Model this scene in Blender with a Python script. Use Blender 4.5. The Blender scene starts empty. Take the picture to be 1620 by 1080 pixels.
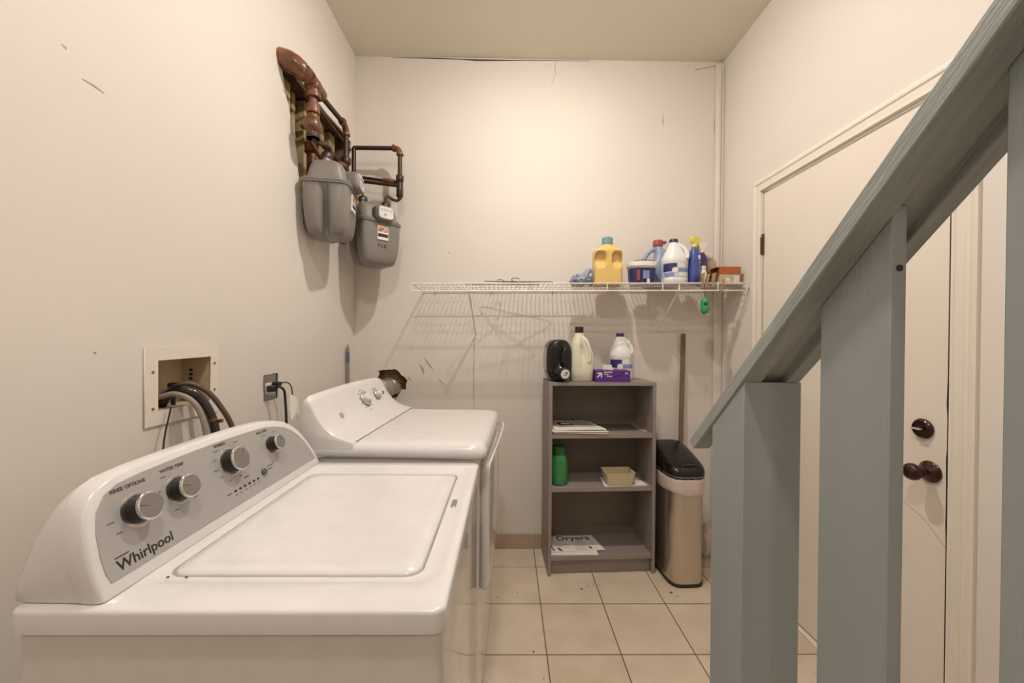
import bpy, bmesh, math, random
from mathutils import Vector, Matrix, noise
random.seed(7)
sc = bpy.context.scene
COL = sc.collection
PI = math.pi

# ---------------------------------------------------------------- camera, world, exposure
def cam_setup():
    f, yaw, pitch, roll = 615.0, .0118, .0063, .0077
    F = Vector((math.sin(yaw)*math.cos(pitch), math.cos(yaw)*math.cos(pitch), -math.sin(pitch)))
    r = Vector((math.cos(yaw), -math.sin(yaw), 0)); u = r.cross(F)
    c, s = math.cos(roll), math.sin(roll)
    R = r*c + u*s; U = u*c - r*s
    cd = bpy.data.cameras.new('camera'); cam = bpy.data.objects.new('camera', cd); COL.objects.link(cam)
    m = Matrix((R, U, -F)).transposed().to_4x4(); m.translation = Vector((0, 0, 1.31))
    cam.matrix_world = m
    cd.sensor_width = 36; cd.lens = f/1620*36; cd.clip_start = .02; cd.clip_end = 50
    sc.camera = cam
cam_setup()
w = bpy.data.worlds.new('world'); sc.world = w; w.use_nodes = True
w.node_tree.nodes['Background'].inputs[0].default_value = (1, .95, .88, 1)
w.node_tree.nodes['Background'].inputs[1].default_value = .3
vs = sc.view_settings
vs.view_transform = 'Standard'; vs.look = 'None'; vs.gamma = 1; vs.exposure = 1.08; vs.use_curve_mapping = False
BULB = 760.0       # emission of the ceiling bulb
FILL_LAMP = 122.0       # emission of the unseen fill lamp added above the camera

# ---------------------------------------------------------------- materials
def lin(h):
    h = h.lstrip('#'); o = []
    for i in (0, 2, 4):
        c = int(h[i:i+2], 16)/255
        o.append(c/12.92 if c <= .04045 else ((c+.055)/1.055)**2.4)
    return (*o, 1)
M = {}
def mat(name, col, rough=.5, metal=0, noise_amt=0, scale=20, bump=0, bscale=60, coat=0, trans=0, emit=None, es=1, stretch=None, col2=None, contrast=.5, alpha=1, spec=None, rot=0):
    m = bpy.data.materials.new(name); m.use_nodes = True
    nt = m.node_tree; b = nt.nodes['Principled BSDF']
    c = lin(col)
    b.inputs['Base Color'].default_value = c; b.inputs['Roughness'].default_value = rough
    b.inputs['Metallic'].default_value = metal; b.inputs['Coat Weight'].default_value = coat
    b.inputs['Coat Roughness'].default_value = .08
    if trans: b.inputs['Transmission Weight'].default_value = trans
    if spec is not None: b.inputs['Specular IOR Level'].default_value = spec
    if alpha < 1: b.inputs['Alpha'].default_value = alpha
    if emit:
        b.inputs['Emission Color'].default_value = lin(emit); b.inputs['Emission Strength'].default_value = es
    tc = nt.nodes.new('ShaderNodeTexCoord'); mp = nt.nodes.new('ShaderNodeMapping')
    nt.links.new(tc.outputs['Object'], mp.inputs[0])
    if stretch: mp.inputs['Scale'].default_value = stretch
    if rot: mp.vector_type = 'TEXTURE'; mp.inputs['Rotation'].default_value = (rot, 0, 0)
    n = nt.nodes.new('ShaderNodeTexNoise'); n.inputs['Scale'].default_value = scale; n.inputs['Detail'].default_value = 5
    nt.links.new(mp.outputs[0], n.inputs['Vector'])
    amt = noise_amt if noise_amt else .03
    mr = nt.nodes.new('ShaderNodeMapRange'); mr.inputs[1].default_value = .5-contrast/2; mr.inputs[2].default_value = .5+contrast/2
    nt.links.new(n.outputs[0], mr.inputs[0])
    mx = nt.nodes.new('ShaderNodeMix'); mx.data_type = 'RGBA'
    if col2: c2 = lin(col2); c1 = c
    else:
        c1 = tuple(min(1, v*(1+amt)) for v in c[:3])+(1,); c2 = tuple(v*(1-amt) for v in c[:3])+(1,)
    mx.inputs[6].default_value = c1; mx.inputs[7].default_value = c2
    nt.links.new(mr.outputs[0], mx.inputs[0]); nt.links.new(mx.outputs[2], b.inputs['Base Color'])
    if bump:
        n2 = nt.nodes.new('ShaderNodeTexNoise'); n2.inputs['Scale'].default_value = bscale; n2.inputs['Detail'].default_value = 3
        nt.links.new(mp.outputs[0], n2.inputs['Vector'])
        bp = nt.nodes.new('ShaderNodeBump'); bp.inputs['Strength'].default_value = bump; bp.inputs['Distance'].default_value = .004
        nt.links.new(n2.outputs[0], bp.inputs['Height']); nt.links.new(bp.outputs[0], b.inputs['Normal'])
    M[name] = m; return m
WALL = '#dfd7ce'
mat('wall', WALL, .75, noise_amt=.025, scale=1.6, bump=.12, bscale=14)
mat('ceil', '#e2dccb', .9, noise_amt=.02, scale=2, bump=.1, bscale=30)
mat('trim', '#e6dccf', .5, noise_amt=.02, scale=3, bump=.05, bscale=20)
mat('door', '#e6dccf', .45, noise_amt=.02, scale=2, bump=.06, bscale=12)
mat('scuff', '#ada295', .9, noise_amt=.2, scale=60)
mat('crack_and_gap_shade', '#55493c', .9)
mat('hole', '#7a5e40', .95, noise_amt=.4, scale=40, bump=.6, bscale=40)
mat('plaster', '#9a7a56', .95, noise_amt=.35, scale=30, bump=.8, bscale=60)
mat('lath', '#b39a6e', .8, noise_amt=.4, scale=9, stretch=(4, 4, 1))
mat('white', '#dedad8', .22, coat=.3)
mat('white_gloss', '#dcd8d5', .1, coat=.6)
mat('white2', '#c9c4c0', .3)
mat('gap', '#2c2925', .7)  # dark colour for the shaded latch gap on the door face
mat('silver', '#b9b6b3', .38, metal=.35, noise_amt=.03, scale=90)
mat('knob_face', '#a7a3a0', .3, metal=.7)
mat('chrome', '#d5d2d0', .15, metal=1)
mat('knob_body', '#1c1716', .4)
mat('ink', '#5c5754', .6)
mat('ink_dark', '#2a2725', .6)
mat('meter', '#7f7a73', .4, noise_amt=.05, scale=12, coat=.2, bump=.05, bscale=70)
mat('meter_dark', '#6f6862', .5, noise_amt=.08, scale=20)
mat('plastic_clear', '#a39a94', .2, coat=.5)
mat('dial', '#dcdad8', .3)
mat('rust', '#432415', .38, noise_amt=.5, scale=22, bump=.5, bscale=90, col2='#85502c', coat=.2)
mat('iron', '#4a382e', .4, metal=.4, noise_amt=.3, scale=30, bump=.3, bscale=90, col2='#33271f')
mat('steel_zinc', '#9c9893', .35, metal=.7, noise_amt=.1, scale=30)
mat('label_orange', '#d9b79a', .5, noise_amt=.1, scale=80, col2='#a8623a', contrast=.15)
mat('wire_white', '#e6e0da', .35)
mat('wire_dark', '#5b5450', .4, metal=.5)
mat('yellow', '#dfbd72', .35, coat=.2)
mat('teal', '#6f9aa0', .45)
mat('navy', '#2e2f66', .4, noise_amt=.1, scale=60)
mat('bluegray', '#8e9db6', .4, noise_amt=.05, scale=20)
mat('red', '#a04a48', .4)
mat('blue', '#3e539a', .3, coat=.3, noise_amt=.2, scale=25)
mat('sprayyellow', '#e6d668', .4)
mat('purple', '#54307c', .35, coat=.3)
mat('offwhite', '#e4dfd8', .5)
mat('tan', '#c8b294', .5, noise_amt=.06)
mat('amber', '#b9a68c', .3, alpha=.85)
mat('jugwhite', '#e4e4e2', .3, coat=.2)
mat('cream', '#dcd9c2', .3, coat=.3)
mat('labelblue', '#7e8fbc', .4, noise_amt=.1, scale=40)
mat('labellight', '#c8cddb', .4)
mat('black', '#171312', .22)
mat('blackmatte', '#211d1c', .5)
mat('cap_dark', '#2e1512', .3)
mat('cap_blue', '#262447', .35)
mat('violet', '#5a2c84', .4)
mat('shelfgray', '#928882', .5, noise_amt=.06, scale=4, stretch=(1, 1, 6), bump=.1, bscale=120)
mat('shelfback', '#75695f', .6, noise_amt=.08, scale=5)
mat('paper', '#ebe6dc', .8, noise_amt=.03, scale=9)
mat('paper2', '#cfc5b2', .8, noise_amt=.05, scale=9)
mat('greenjar', '#2b7f40', .15, coat=.6, noise_amt=.15, scale=14)
mat('greendark', '#1c5a2c', .35)
mat('green', '#2f9a5c', .4)
mat('carton', '#cdbd9e', .8, noise_amt=.06, scale=40)
mat('copper', '#b0623a', .5, noise_amt=.15, scale=30)
mat('wood', '#75604a', .7, noise_amt=.2, scale=14, stretch=(6, 6, .6))
mat('pinwood', '#a98a66', .7, noise_amt=.2, scale=60)
mat('steel', '#cdc3b8', .28, metal=.95, noise_amt=.05, scale=60, stretch=(1, 1, .04), bump=.05, bscale=100)
mat('liner', '#e6d5cd', .35, alpha=.8, noise_amt=.05, scale=20)
mat('galv', '#b6b2aa', .28, metal=.9, noise_amt=.1, scale=14)
mat('hosegray', '#8f8478', .5, noise_amt=.05)
mat('hoseblack', '#231c1a', .25, coat=.4)
mat('hosebrown', '#5c4a40', .45)
mat('brass', '#a07c46', .35, metal=.8)
mat('bronze', '#3d211b', .25, metal=.6, coat=.3)
mat('hinge', '#6e5640', .4, metal=.7)
mat('bag', '#b3bacb', .3, noise_amt=.2, scale=30, col2='#6f7b92')
mat('poleband', '#5a6880', .5)
mat('polegray', '#8c8379', .5)
mat('basetile', '#b19c86', .45, noise_amt=.12, scale=12)
mat('grit', '#6a5a4a', .9)
mat('bulb', '#ffffff', .5, emit='#fff8f0', es=BULB)
mat('panel', '#ffffff', .5, emit='#fff8f0', es=FILL_LAMP)  # glow of the added fill lamp over the camera
mat('fill_lamp_dim', '#ffffff', .5, emit='#fff8f0', es=FILL_LAMP*.35)  # weaker glow for the added fill lamp at the rear
mat('fixture', '#d8d4cc', .5)

def blue_paint():
    m = mat('paint', '#9aa1a2', .42, noise_amt=.05, scale=5, stretch=(3, 3, .6), bump=.15, bscale=60)
    return m
blue_paint()
mat('paint_cap', '#9aa09c', .5, noise_amt=.16, scale=12, rot=-.7617, stretch=(.12, 1.2, .12), bump=.3, bscale=40)

def floor_mat():
    m = bpy.data.materials.new('tile_floor'); m.use_nodes = True; nt = m.node_tree; b = nt.nodes['Principled BSDF']
    N = nt.nodes.new; L = nt.links.new
    tc = N('ShaderNodeTexCoord'); sp = N('ShaderNodeSeparateXYZ'); L(tc.outputs['Object'], sp.inputs[0])
    T = .3106; out = []; cell = []
    for ax, g in ((0, .1739), (1, 2.2263)):
        s = N('ShaderNodeMath'); s.operation = 'SUBTRACT'; s.inputs[1].default_value = g - 20*T; L(sp.outputs[ax], s.inputs[0])
        dv = N('ShaderNodeMath'); dv.operation = 'DIVIDE'; dv.inputs[1].default_value = T; L(s.outputs[0], dv.inputs[0])
        fl = N('ShaderNodeMath'); fl.operation = 'FLOOR'; L(dv.outputs[0], fl.inputs[0]); cell.append(fl)
        pp = N('ShaderNodeMath'); pp.operation = 'PINGPONG'; pp.inputs[1].default_value = .5; L(dv.outputs[0], pp.inputs[0])
        out.append(pp)
    mn = N('ShaderNodeMath'); mn.operation = 'MINIMUM'; L(out[0].outputs[0], mn.inputs[0]); L(out[1].outputs[0], mn.inputs[1])
    lt = N('ShaderNodeMapRange'); lt.inputs[1].default_value = .0055; lt.inputs[2].default_value = .0095; lt.inputs[3].default_value = 1; lt.inputs[4].default_value = 0
    L(mn.outputs[0], lt.inputs[0])
    cx = N('ShaderNodeCombineXYZ'); L(cell[0].outputs[0], cx.inputs[0]); L(cell[1].outputs[0], cx.inputs[1])
    wn = N('ShaderNodeTexWhiteNoise'); wn.noise_dimensions = '3D'; L(cx.outputs[0], wn.inputs[0])
    n1 = N('ShaderNodeTexNoise'); n1.inputs['Scale'].default_value = 6; n1.inputs['Detail'].default_value = 6; L(tc.outputs['Object'], n1.inputs['Vector'])
    ad = N('ShaderNodeMath'); ad.operation = 'MULTIPLY_ADD'; ad.inputs[1].default_value = .18; L(wn.outputs[0], ad.inputs[0]); L(n1.outputs[0], ad.inputs[2])
    rp = N('ShaderNodeMapRange'); rp.inputs[1].default_value = .35; rp.inputs[2].default_value = .85; L(ad.outputs[0], rp.inputs[0])
    mx = N('ShaderNodeMix'); mx.data_type = 'RGBA'; mx.inputs[6].default_value = lin('#d9cab6'); mx.inputs[7].default_value = lin('#c6b39b'); L(rp.outputs[0], mx.inputs[0])
    # small dirt specks
    n2 = N('ShaderNodeTexNoise'); n2.inputs['Scale'].default_value = 16; n2.inputs['Detail'].default_value = 3; L(tc.outputs['Object'], n2.inputs['Vector'])
    r2 = N('ShaderNodeMapRange'); r2.inputs[1].default_value = .70; r2.inputs[2].default_value = .78; r2.inputs[4].default_value = .6; L(n2.outputs[0], r2.inputs[0])
    m2 = N('ShaderNodeMix'); m2.data_type = 'RGBA'; m2.inputs[7].default_value = lin('#7c6852'); L(r2.outputs[0], m2.inputs[0]); L(mx.outputs[2], m2.inputs[6])
    m3 = N('ShaderNodeMix'); m3.data_type = 'RGBA'; m3.inputs[7].default_value = lin('#6a5340'); L(lt.outputs[0], m3.inputs[0]); L(m2.outputs[2], m3.inputs[6])
    L(m3.outputs[2], b.inputs['Base Color']); b.inputs['Roughness'].default_value = .38
    bp = N('ShaderNodeBump'); bp.inputs['Strength'].default_value = .5; bp.inputs['Distance'].default_value = .002; bp.invert = True
    L(lt.outputs[0], bp.inputs['Height']); L(bp.outputs[0], b.inputs['Normal'])
    M['tile_floor'] = m
floor_mat()

# ---------------------------------------------------------------- helpers
def BM(): return bmesh.new()
def obj(name, bm, m, parent=None, bevel=0, smooth=True, seg=2, angle=40):
    me = bpy.data.meshes.new(name); bmesh.ops.recalc_face_normals(bm, faces=bm.faces[:]); bm.to_mesh(me); bm.free()
    ms = m if isinstance(m, (list, tuple)) else [m]
    for k in ms: me.materials.append(M[k])
    o = bpy.data.objects.new(name, me); COL.objects.link(o)
    if smooth:
        for p in me.polygons: p.use_smooth = True
        me.set_sharp_from_angle(angle=math.radians(angle))
    if bevel:
        md = o.modifiers.new('b', 'BEVEL'); md.width = bevel; md.segments = seg; md.limit_method = 'ANGLE'; md.angle_limit = math.radians(35)
        md.harden_normals = False
    if parent: o.parent = parent
    return o
def tag(o, label, cat, group=None):
    o['label'] = label; o['category'] = cat
    if group: o['group'] = group
    return o
def thing(name, label, cat, loc=(0, 0, 0), rz=0, group=None):
    o = bpy.data.objects.new(name, None); COL.objects.link(o); o.location = loc; o.rotation_euler = (0, 0, rz)
    o.empty_display_size = .05
    return tag(o, label, cat, group)
def struct(o): o['kind'] = 'structure'; return o
def box(bm, x0, x1, y0, y1, z0, z1, mi=0):
    v = [bm.verts.new((x, y, z)) for z in (z0, z1) for y in (y0, y1) for x in (x0, x1)]
    for q in ((0, 2, 3, 1), (4, 5, 7, 6), (0, 1, 5, 4), (2, 6, 7, 3), (0, 4, 6, 2), (1, 3, 7, 5)):
        bm.faces.new([v[i] for i in q]).material_index = mi
    return bm
def loft(bm, rings, cap0=True, cap1=True, closed=True, mi=0):
    vr = [[bm.verts.new(p) for p in r] for r in rings]; n = len(vr[0])
    for a, b in zip(vr, vr[1:]):
        for i in range(n if closed else n-1):
            j = (i+1) % n; bm.faces.new((a[i], a[j], b[j], b[i])).material_index = mi
    if cap0: bm.faces.new(vr[0][::-1]).material_index = mi
    if cap1: bm.faces.new(vr[-1]).material_index = mi
    return vr
def frame(d):
    d = d.normalized(); a = Vector((0, 0, 1)) if abs(d.z) < .9 else Vector((1, 0, 0))
    u = d.cross(a).normalized(); return u, d.cross(u).normalized()
def smoothpath(pts, n=6):
    P = [Vector(p) for p in pts]; P = [P[0]*2-P[1]]+P+[P[-1]*2-P[-2]]; o = []
    for i in range(1, len(P)-2):
        for k in range(n):
            t = k/n; a, b, c, d = P[i-1:i+3]
            o.append(.5*((2*b)+(-a+c)*t+(2*a-5*b+4*c-d)*t*t+(-a+3*b-3*c+d)*t**3))
    o.append(P[-2]); return o
def tube(bm, pts, r, seg=10, caps=True, mi=0):
    P = [Vector(p) for p in pts]; n = len(P); rr = r if isinstance(r, (list, tuple)) else [r]*n
    d = (P[1]-P[0]).normalized(); u, v = frame(d); rings = []
    for i in range(n):
        if i == 0: t = P[1]-P[0]
        elif i == n-1: t = P[-1]-P[-2]
        else: t = (P[i+1]-P[i]).normalized()+(P[i]-P[i-1]).normalized()
        t.normalize(); u = (u-t*u.dot(t)).normalized(); v = t.cross(u)
        rings.append([P[i]+(u*math.cos(2*PI*k/seg)+v*math.sin(2*PI*k/seg))*rr[i] for k in range(seg)])
    loft(bm, rings, caps, caps, mi=mi)
def lathe(bm, prof, seg=24, c=(0, 0, 0), axis=(0, 0, 1), mi=0):
    """prof: (radius, height) pairs along axis from c"""
    ax = Vector(axis).normalized(); u, v = frame(ax); c = Vector(c)
    loft(bm, [[c+ax*h+(u*math.cos(2*PI*k/seg)+v*math.sin(2*PI*k/seg))*max(r, .0002) for k in range(seg)] for r, h in prof], mi=mi)
def sring(z, a, b, n=4, cx=0, cy=0, seg=32, fn=None):
    o = []
    for k in range(seg):
        t = 2*PI*k/seg; c, s = a*math.cos(t), b*math.sin(t)
        q = (abs(c/a)**n+abs(s/b)**n)**(-1/n); x = c*q; y = s*q
        if fn: x, y = fn(x, y, z)
        o.append((cx+x, cy+y, z))
    return o
def sbody(bm, secs, seg=32, mi=0, fn=None):
    loft(bm, [sring(s[0], s[1], s[2], s[3] if len(s) > 3 else 4, s[4] if len(s) > 4 else 0, s[5] if len(s) > 5 else 0, seg, fn) for s in secs], mi=mi)
def sphere(bm, c, rx, ry=None, rz=None, seg=16, rings=10, mi=0):
    ry = ry or rx; rz = rz or rx
    loft(bm, [[(c[0]+rx*math.sin(PI*j/rings)*math.cos(2*PI*k/seg), c[1]+ry*math.sin(PI*j/rings)*math.sin(2*PI*k/seg), c[2]-rz*math.cos(PI*j/rings)) for k in range(seg)] for j in ([.08]+list(range(1, rings))+[rings-.08])], mi=mi)
def prism(bm, poly, fn, d0, d1, mi=0):
    """poly of (u,v); fn(u,v,w)->xyz"""
    a = [bm.verts.new(fn(u, v, d0)) for u, v in poly]; b = [bm.verts.new(fn(u, v, d1)) for u, v in poly]; n = len(poly)
    bm.faces.new(a[::-1]).material_index = mi; bm.faces.new(b).material_index = mi
    for i in range(n): bm.faces.new((a[i], a[(i+1) % n], b[(i+1) % n], b[i])).material_index = mi
def rrect(u0, u1, v0, v1, r, n=5):
    o = []
    for cx, cy, a in ((u1-r, v1-r, 0), (u0+r, v1-r, 90), (u0+r, v0+r, 180), (u1-r, v0+r, 270)):
        for k in range(n+1):
            t = math.radians(a+90*k/n); o.append((cx+r*math.cos(t), cy+r*math.sin(t)))
    return o
def poly2d(name, outer, holes, fn, d0, d1, m, parent=None):
    """flat panel with holes: filled 2-D curve, extruded, mapped by fn(u,v,w)"""
    cu = bpy.data.curves.new('t', 'CURVE'); cu.dimensions = '2D'; cu.fill_mode = 'BOTH'; cu.extrude = .5
    for pl in [outer]+holes:
        s = cu.splines.new('POLY'); s.points.add(len(pl)-1)
        for p, (u, v) in zip(s.points, pl): p.co = (u, v, 0, 1)
        s.use_cyclic_u = True
    t = bpy.data.objects.new('t', cu); COL.objects.link(t)
    me = bpy.data.meshes.new_from_object(t.evaluated_get(bpy.context.evaluated_depsgraph_get()))
    bpy.data.objects.remove(t); bm = BM(); bm.from_mesh(me); bpy.data.meshes.remove(me)
    bmesh.ops.remove_doubles(bm, verts=bm.verts[:], dist=1e-5)
    for v in bm.verts: v.co = Vector(fn(v.co.x, v.co.y, d0 if v.co.z < 0 else d1))
    return obj(name, bm, m, parent, smooth=False)
def text(name, s, origin, xd, yd, size, m, parent=None, depth=.0004, align='LEFT', bold=0, sx=1):
    cu = bpy.data.curves.new('t', 'FONT'); cu.body = s; cu.size = size; cu.extrude = depth; cu.align_x = align; cu.offset = bold; cu.resolution_u = 3
    t = bpy.data.objects.new('t', cu); COL.objects.link(t)
    me = bpy.data.meshes.new_from_object(t.evaluated_get(bpy.context.evaluated_depsgraph_get())); bpy.data.objects.remove(t)
    x = Vector(xd).normalized(); y = Vector(yd).normalized(); z = x.cross(y)
    mt = Matrix((x*sx, y, z)).transposed().to_4x4(); mt.translation = Vector(origin); me.transform(mt)
    me.name = name; me.materials.clear(); me.materials.append(M[m])
    o = bpy.data.objects.new(name, me); COL.objects.link(o)
    if parent: o.parent = parent
    return o
def ragged(pl, amt, n=5, seed=0):
    o = []; rnd = random.Random(seed)
    for i, (a, b) in enumerate(pl):
        c, d = pl[(i+1) % len(pl)]
        for k in range(n):
            t = k/n; o.append((a+(c-a)*t+rnd.uniform(-amt, amt), b+(d-b)*t+rnd.uniform(-amt, amt)))
    return o

# ---------------------------------------------------------------- room
XL, XR, YB, YF, H = -.954, 1.339, 2.43, -2.4, 3.053
bm = BM(); box(bm, XL-.3, XR+.3, YF, YB+.3, -.1, 0); struct(obj('floor', bm, 'tile_floor', smooth=False))
bm = BM(); box(bm, XL-.3, XR+.3, YF, YB+.3, H, H+.1); ceiling = struct(obj('ceiling', bm, 'ceil', smooth=False))
bm = BM(); box(bm, XL-.3, XR+.3, YF-.1, YF, 0, H); struct(obj('wall_front', bm, 'wall', smooth=False))
outlet_hole = [(1.062, 1.100), (1.262, 1.100), (1.262, 1.252), (1.062, 1.252)]
meter_hole = ragged([(1.628, 2.49), (1.70, 2.30), (1.765, 2.146), (1.80, 1.95), (1.83, 1.82), (2.02, 1.80), (2.30, 1.86), (2.36, 2.2), (2.37, 2.49)], .006, 5, 3)
socket_hole = ragged([(1.532, 1.055), (1.634, 1.055), (1.634, 1.162), (1.532, 1.162)], .002, 4, 5)
wl = poly2d('wall_left', [(YF, 0), (YB+.05, 0), (YB+.05, H), (YF, H)], [outlet_hole, meter_hole, socket_hole], lambda u, v, w: (w, u, v), XL-.015, XL, 'wall'); struct(wl)
bm = BM()   # cavity behind the broken plaster
box(bm, XL-.22, XL-.14, 1.5, YB+.05, 1.7, 2.6)
box(bm, XL-.14, XL-.016, 1.5, 1.6, 1.7, 2.6); box(bm, XL-.14, XL-.016, 1.5, YB+.05, 1.7, 1.78); box(bm, XL-.14, XL-.016, 1.5, YB+.05, 2.52, 2.6)
box(bm, XL-.14, XL-.016, YB-.03, YB+.05, 1.7, 2.6)
obj('wall_cavity', bm, 'hole', wl, smooth=False)
bm = BM()
for y0, wd, z0, z1 in ((1.66, .06, 1.95, 2.5), (1.76, .09, 1.8, 2.5), (1.90, .03, 1.8, 2.5), (1.97, .12, 1.8, 2.5), (2.14, .08, 1.8, 2.5), (2.27, .07, 1.8, 2.5)):
    box(bm, XL-.139, XL-.07-random.uniform(0, .04), y0, y0+wd, z0, z1)
obj('lath_board', bm, 'lath', wl, bevel=.003)
bm = BM()
for k in range(10):
    y = random.uniform(1.68, 2.3); z = random.uniform(1.9, 2.45); s = random.uniform(.015, .04)
    sphere(bm, (XL-.06, y, z), .02, s, s*.8, 8, 6)
obj('broken_plaster', bm, 'plaster', wl)
duct_hole = ragged([(-.807, 1.108), (-.758, 1.112), (-.704, 1.118), (-.665, 1.092), (-.645, 1.070), (-.618, 1.052), (-.632, 1.028), (-.63, .985), (-.655, .990), (-.68, .95), (-.72, .93), (-.78, .94), (-.81, .98), (-.815, 1.04), (-.80, 1.09)], .004, 3, 2)
wb = poly2d('wall_back', [(XL-.05, 0), (XR+.05, 0), (XR+.05, H), (XL-.05, H)], [duct_hole], lambda u, v, w: (u, w, v), YB, YB+.015, 'wall'); struct(wb)
bm = BM(); box(bm, -.9, -.55, YB+.045, YB+.2, .85, 1.2); box(bm, -.9, -.84, YB+.016, YB+.12, .85, 1.2); box(bm, -.6, -.55, YB+.016, YB+.12, .85, 1.2); box(bm, -.84, -.6, YB+.016, YB+.12, 1.14, 1.2); box(bm, -.84, -.6, YB+.016, YB+.12, .85, .9)
obj('wall_cavity', bm, 'hole', wb, smooth=False)
DY0, DY1, DZ = 1.155, 2.036, 2.094
wr = poly2d('wall_right', [(YF, 0), (DY0, 0), (DY0, DZ), (DY1, DZ), (DY1, 0), (YB+.05, 0), (YB+.05, H), (YF, H)], [], lambda u, v, w: (w, u, v), XR, XR+.05, 'wall'); struct(wr)
bm = BM(); box(bm, XR+.052, XR+.06, DY0-.1, DY1+.1, 0, DZ+.1); obj('door_gap_shade_sheet', bm, 'crack_and_gap_shade', wr, smooth=False)  # dark sheet added behind the door to colour the shade in its gaps
# scuffs and cracks on the walls
def strip(bm, pts, wd, fn, h=.0006):
    for (a, b) in zip(pts, pts[1:]):
        d = Vector((b[0]-a[0], b[1]-a[1])); L = d.length; n = Vector((-d.y, d.x))/L
        w0 = a[2] if len(a) > 2 else wd; w1 = b[2] if len(b) > 2 else wd
        prism(bm, [(a[0]+n.x*w0, a[1]+n.y*w0), (b[0]+n.x*w1, b[1]+n.y*w1), (b[0]-n.x*w1, b[1]-n.y*w1), (a[0]-n.x*w0, a[1]-n.y*w0)], fn, -.0002, h)
fb = lambda u, v, w: (u, YB-w, v)
fl_ = lambda u, v, w: (XL+w, u, v)
fr = lambda u, v, w: (XR-w, u, v)
bm = BM()
strip(bm, [(-.524, 1.199, .001), (-.49, 1.15, .005), (-.456, 1.107, .0008)], .002, fb)
strip(bm, [(-.548, 1.151, .001), (-.528, 1.12, .008), (-.52, 1.083, .001)], .002, fb)
strip(bm, [(-.619, 1.069, .003), (-.608, 1.055, .006), (-.598, 1.045, .001)], .002, fb)
strip(bm, [(-.43, 1.06, .001), (-.41, 1.04, .003), (-.395, 1.02, .001)], .002, fb)
strip(bm, [(.283, 3.04), (.285, 2.96), (.262, 2.90)], .0014, fb)
strip(bm, [(.963, 2.726), (.962, 2.68, .003), (.964, 2.647)], .0015, fb)
strip(bm, [(.931, 1.353, .004), (.935, 1.345, .004)], .003, fb)
strip(bm, [(-.37, 1.85, .003), (-.366, 1.84, .004)], .003, fb)
obj('scuff_mark', bm, 'scuff', wb, smooth=False)
bm = BM()
strip(bm, [(-.73, H-.006, .001), (-.5, H-.005, .003), (-.3, H-.008, .003), (-.2, H-.012, .006), (-.12, H-.012, .005), (0, H-.010, .003), (.1, H-.008, .002), (.5, H-.006, .001)], .003, fb)
strip(bm, [(-.208, 1.31), (-.207, 1.0), (-.205, .86)], .0011, fb)
obj('ceiling_crack', bm, 'crack_and_gap_shade', wb, smooth=False)
bm = BM()
strip(bm, [(.883, 1.883), (.905, 1.884, .0025), (.931, 1.881)], .001, fl_)
strip(bm, [(.843, 1.930), (.852, 1.927, .003)], .0015, fl_)
strip(bm, [(.907, 1.271, .002), (.913, 1.27, .003)], .002, fl_)
strip(bm, [(1.12, .985), (1.16, .99, .004), (1.18, 1.0)], .002, fl_)
obj('scuff_mark', bm, 'scuff', wl, smooth=False)
# corner conduit strip
bm = BM(); box(bm, 1.288, XR+.0, YB-.022, YB-.0005, 0, H-.02); box(bm, 1.292, 1.315, YB-.032, YB-.02, 1.72, H-.06)
struct(obj('trim_1', bm, 'wall', bevel=.006))
bm = BM(); strip(bm, [(1.16, 3.0), (1.25, 3.02), (1.33, 3.035)], .0025, lambda u, v, w: (u, YB-.001-w, v)); strip(bm, [(1.286, 2.7), (1.285, 2.62, .002)], .001, lambda u, v, w: (u, YB-.001-w, v))
obj('scuff_mark', bm, 'scuff', wb, smooth=False)
# tile baseboard
bb = None
bm = BM(); box(bm, XL+.001, .162, YB-.010, YB-.0005, .001, .092); box(bm, .167, .2, YB-.010, YB-.0005, .001, .092)
box(bm, .2, .5, YB-.010, YB-.0005, .001, .092); box(bm, .503, 1.285, YB-.010, YB-.0005, .001, .092)
struct(obj('baseboard_back', bm, 'basetile', bevel=.001))

# door, casing
d1 = struct(bpy.data.objects.new('door_1', None)); COL.objects.link(d1); d1.location = (XR, DY0, 0)
def rel(o): o.matrix_parent_inverse = Matrix.Translation(d1.location).inverted(); return o
bm = BM(); box(bm, XR+.006, XR+.045, DY0+.004, DY1-.004, .016, DZ-.005); rel(obj('door_panel', bm, 'door', d1, bevel=.002))
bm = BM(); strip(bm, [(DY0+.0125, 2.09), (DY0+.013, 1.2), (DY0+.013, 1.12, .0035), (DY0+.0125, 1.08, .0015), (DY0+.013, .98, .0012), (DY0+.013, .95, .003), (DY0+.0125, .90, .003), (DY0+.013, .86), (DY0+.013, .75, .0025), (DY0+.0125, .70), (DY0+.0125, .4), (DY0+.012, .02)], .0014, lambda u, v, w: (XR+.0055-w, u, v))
rel(obj('latch_gap_shade_and_chips', bm, 'gap', d1, smooth=False))  # dark strip colours in the shaded latch gap on the door face, chips included
bm = BM(); strip(bm, [(1.167, .68), (1.23, .742), (1.30, .775)], .0005, lambda u, v, w: (XR+.0055-w, u, v)); rel(obj('scratch', bm, 'scuff', d1, smooth=False))
def knob(z, y):
    b = BM(); lathe(b, [(.033, 0), (.034, .004), (.031, .008), (.018, .013), (.012, .018), (.0115, .028), (.0165, .032), (.0165, .036), (.014, .040), (.022, .046), (.0265, .056), (.0265, .064), (.022, .072), (.012, .076), (0, .077)], 28, (XR+.006, y, z), (-1, 0, 0)); return b
rel(obj('door_knob', knob(.9, 1.214), 'bronze', d1))
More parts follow.
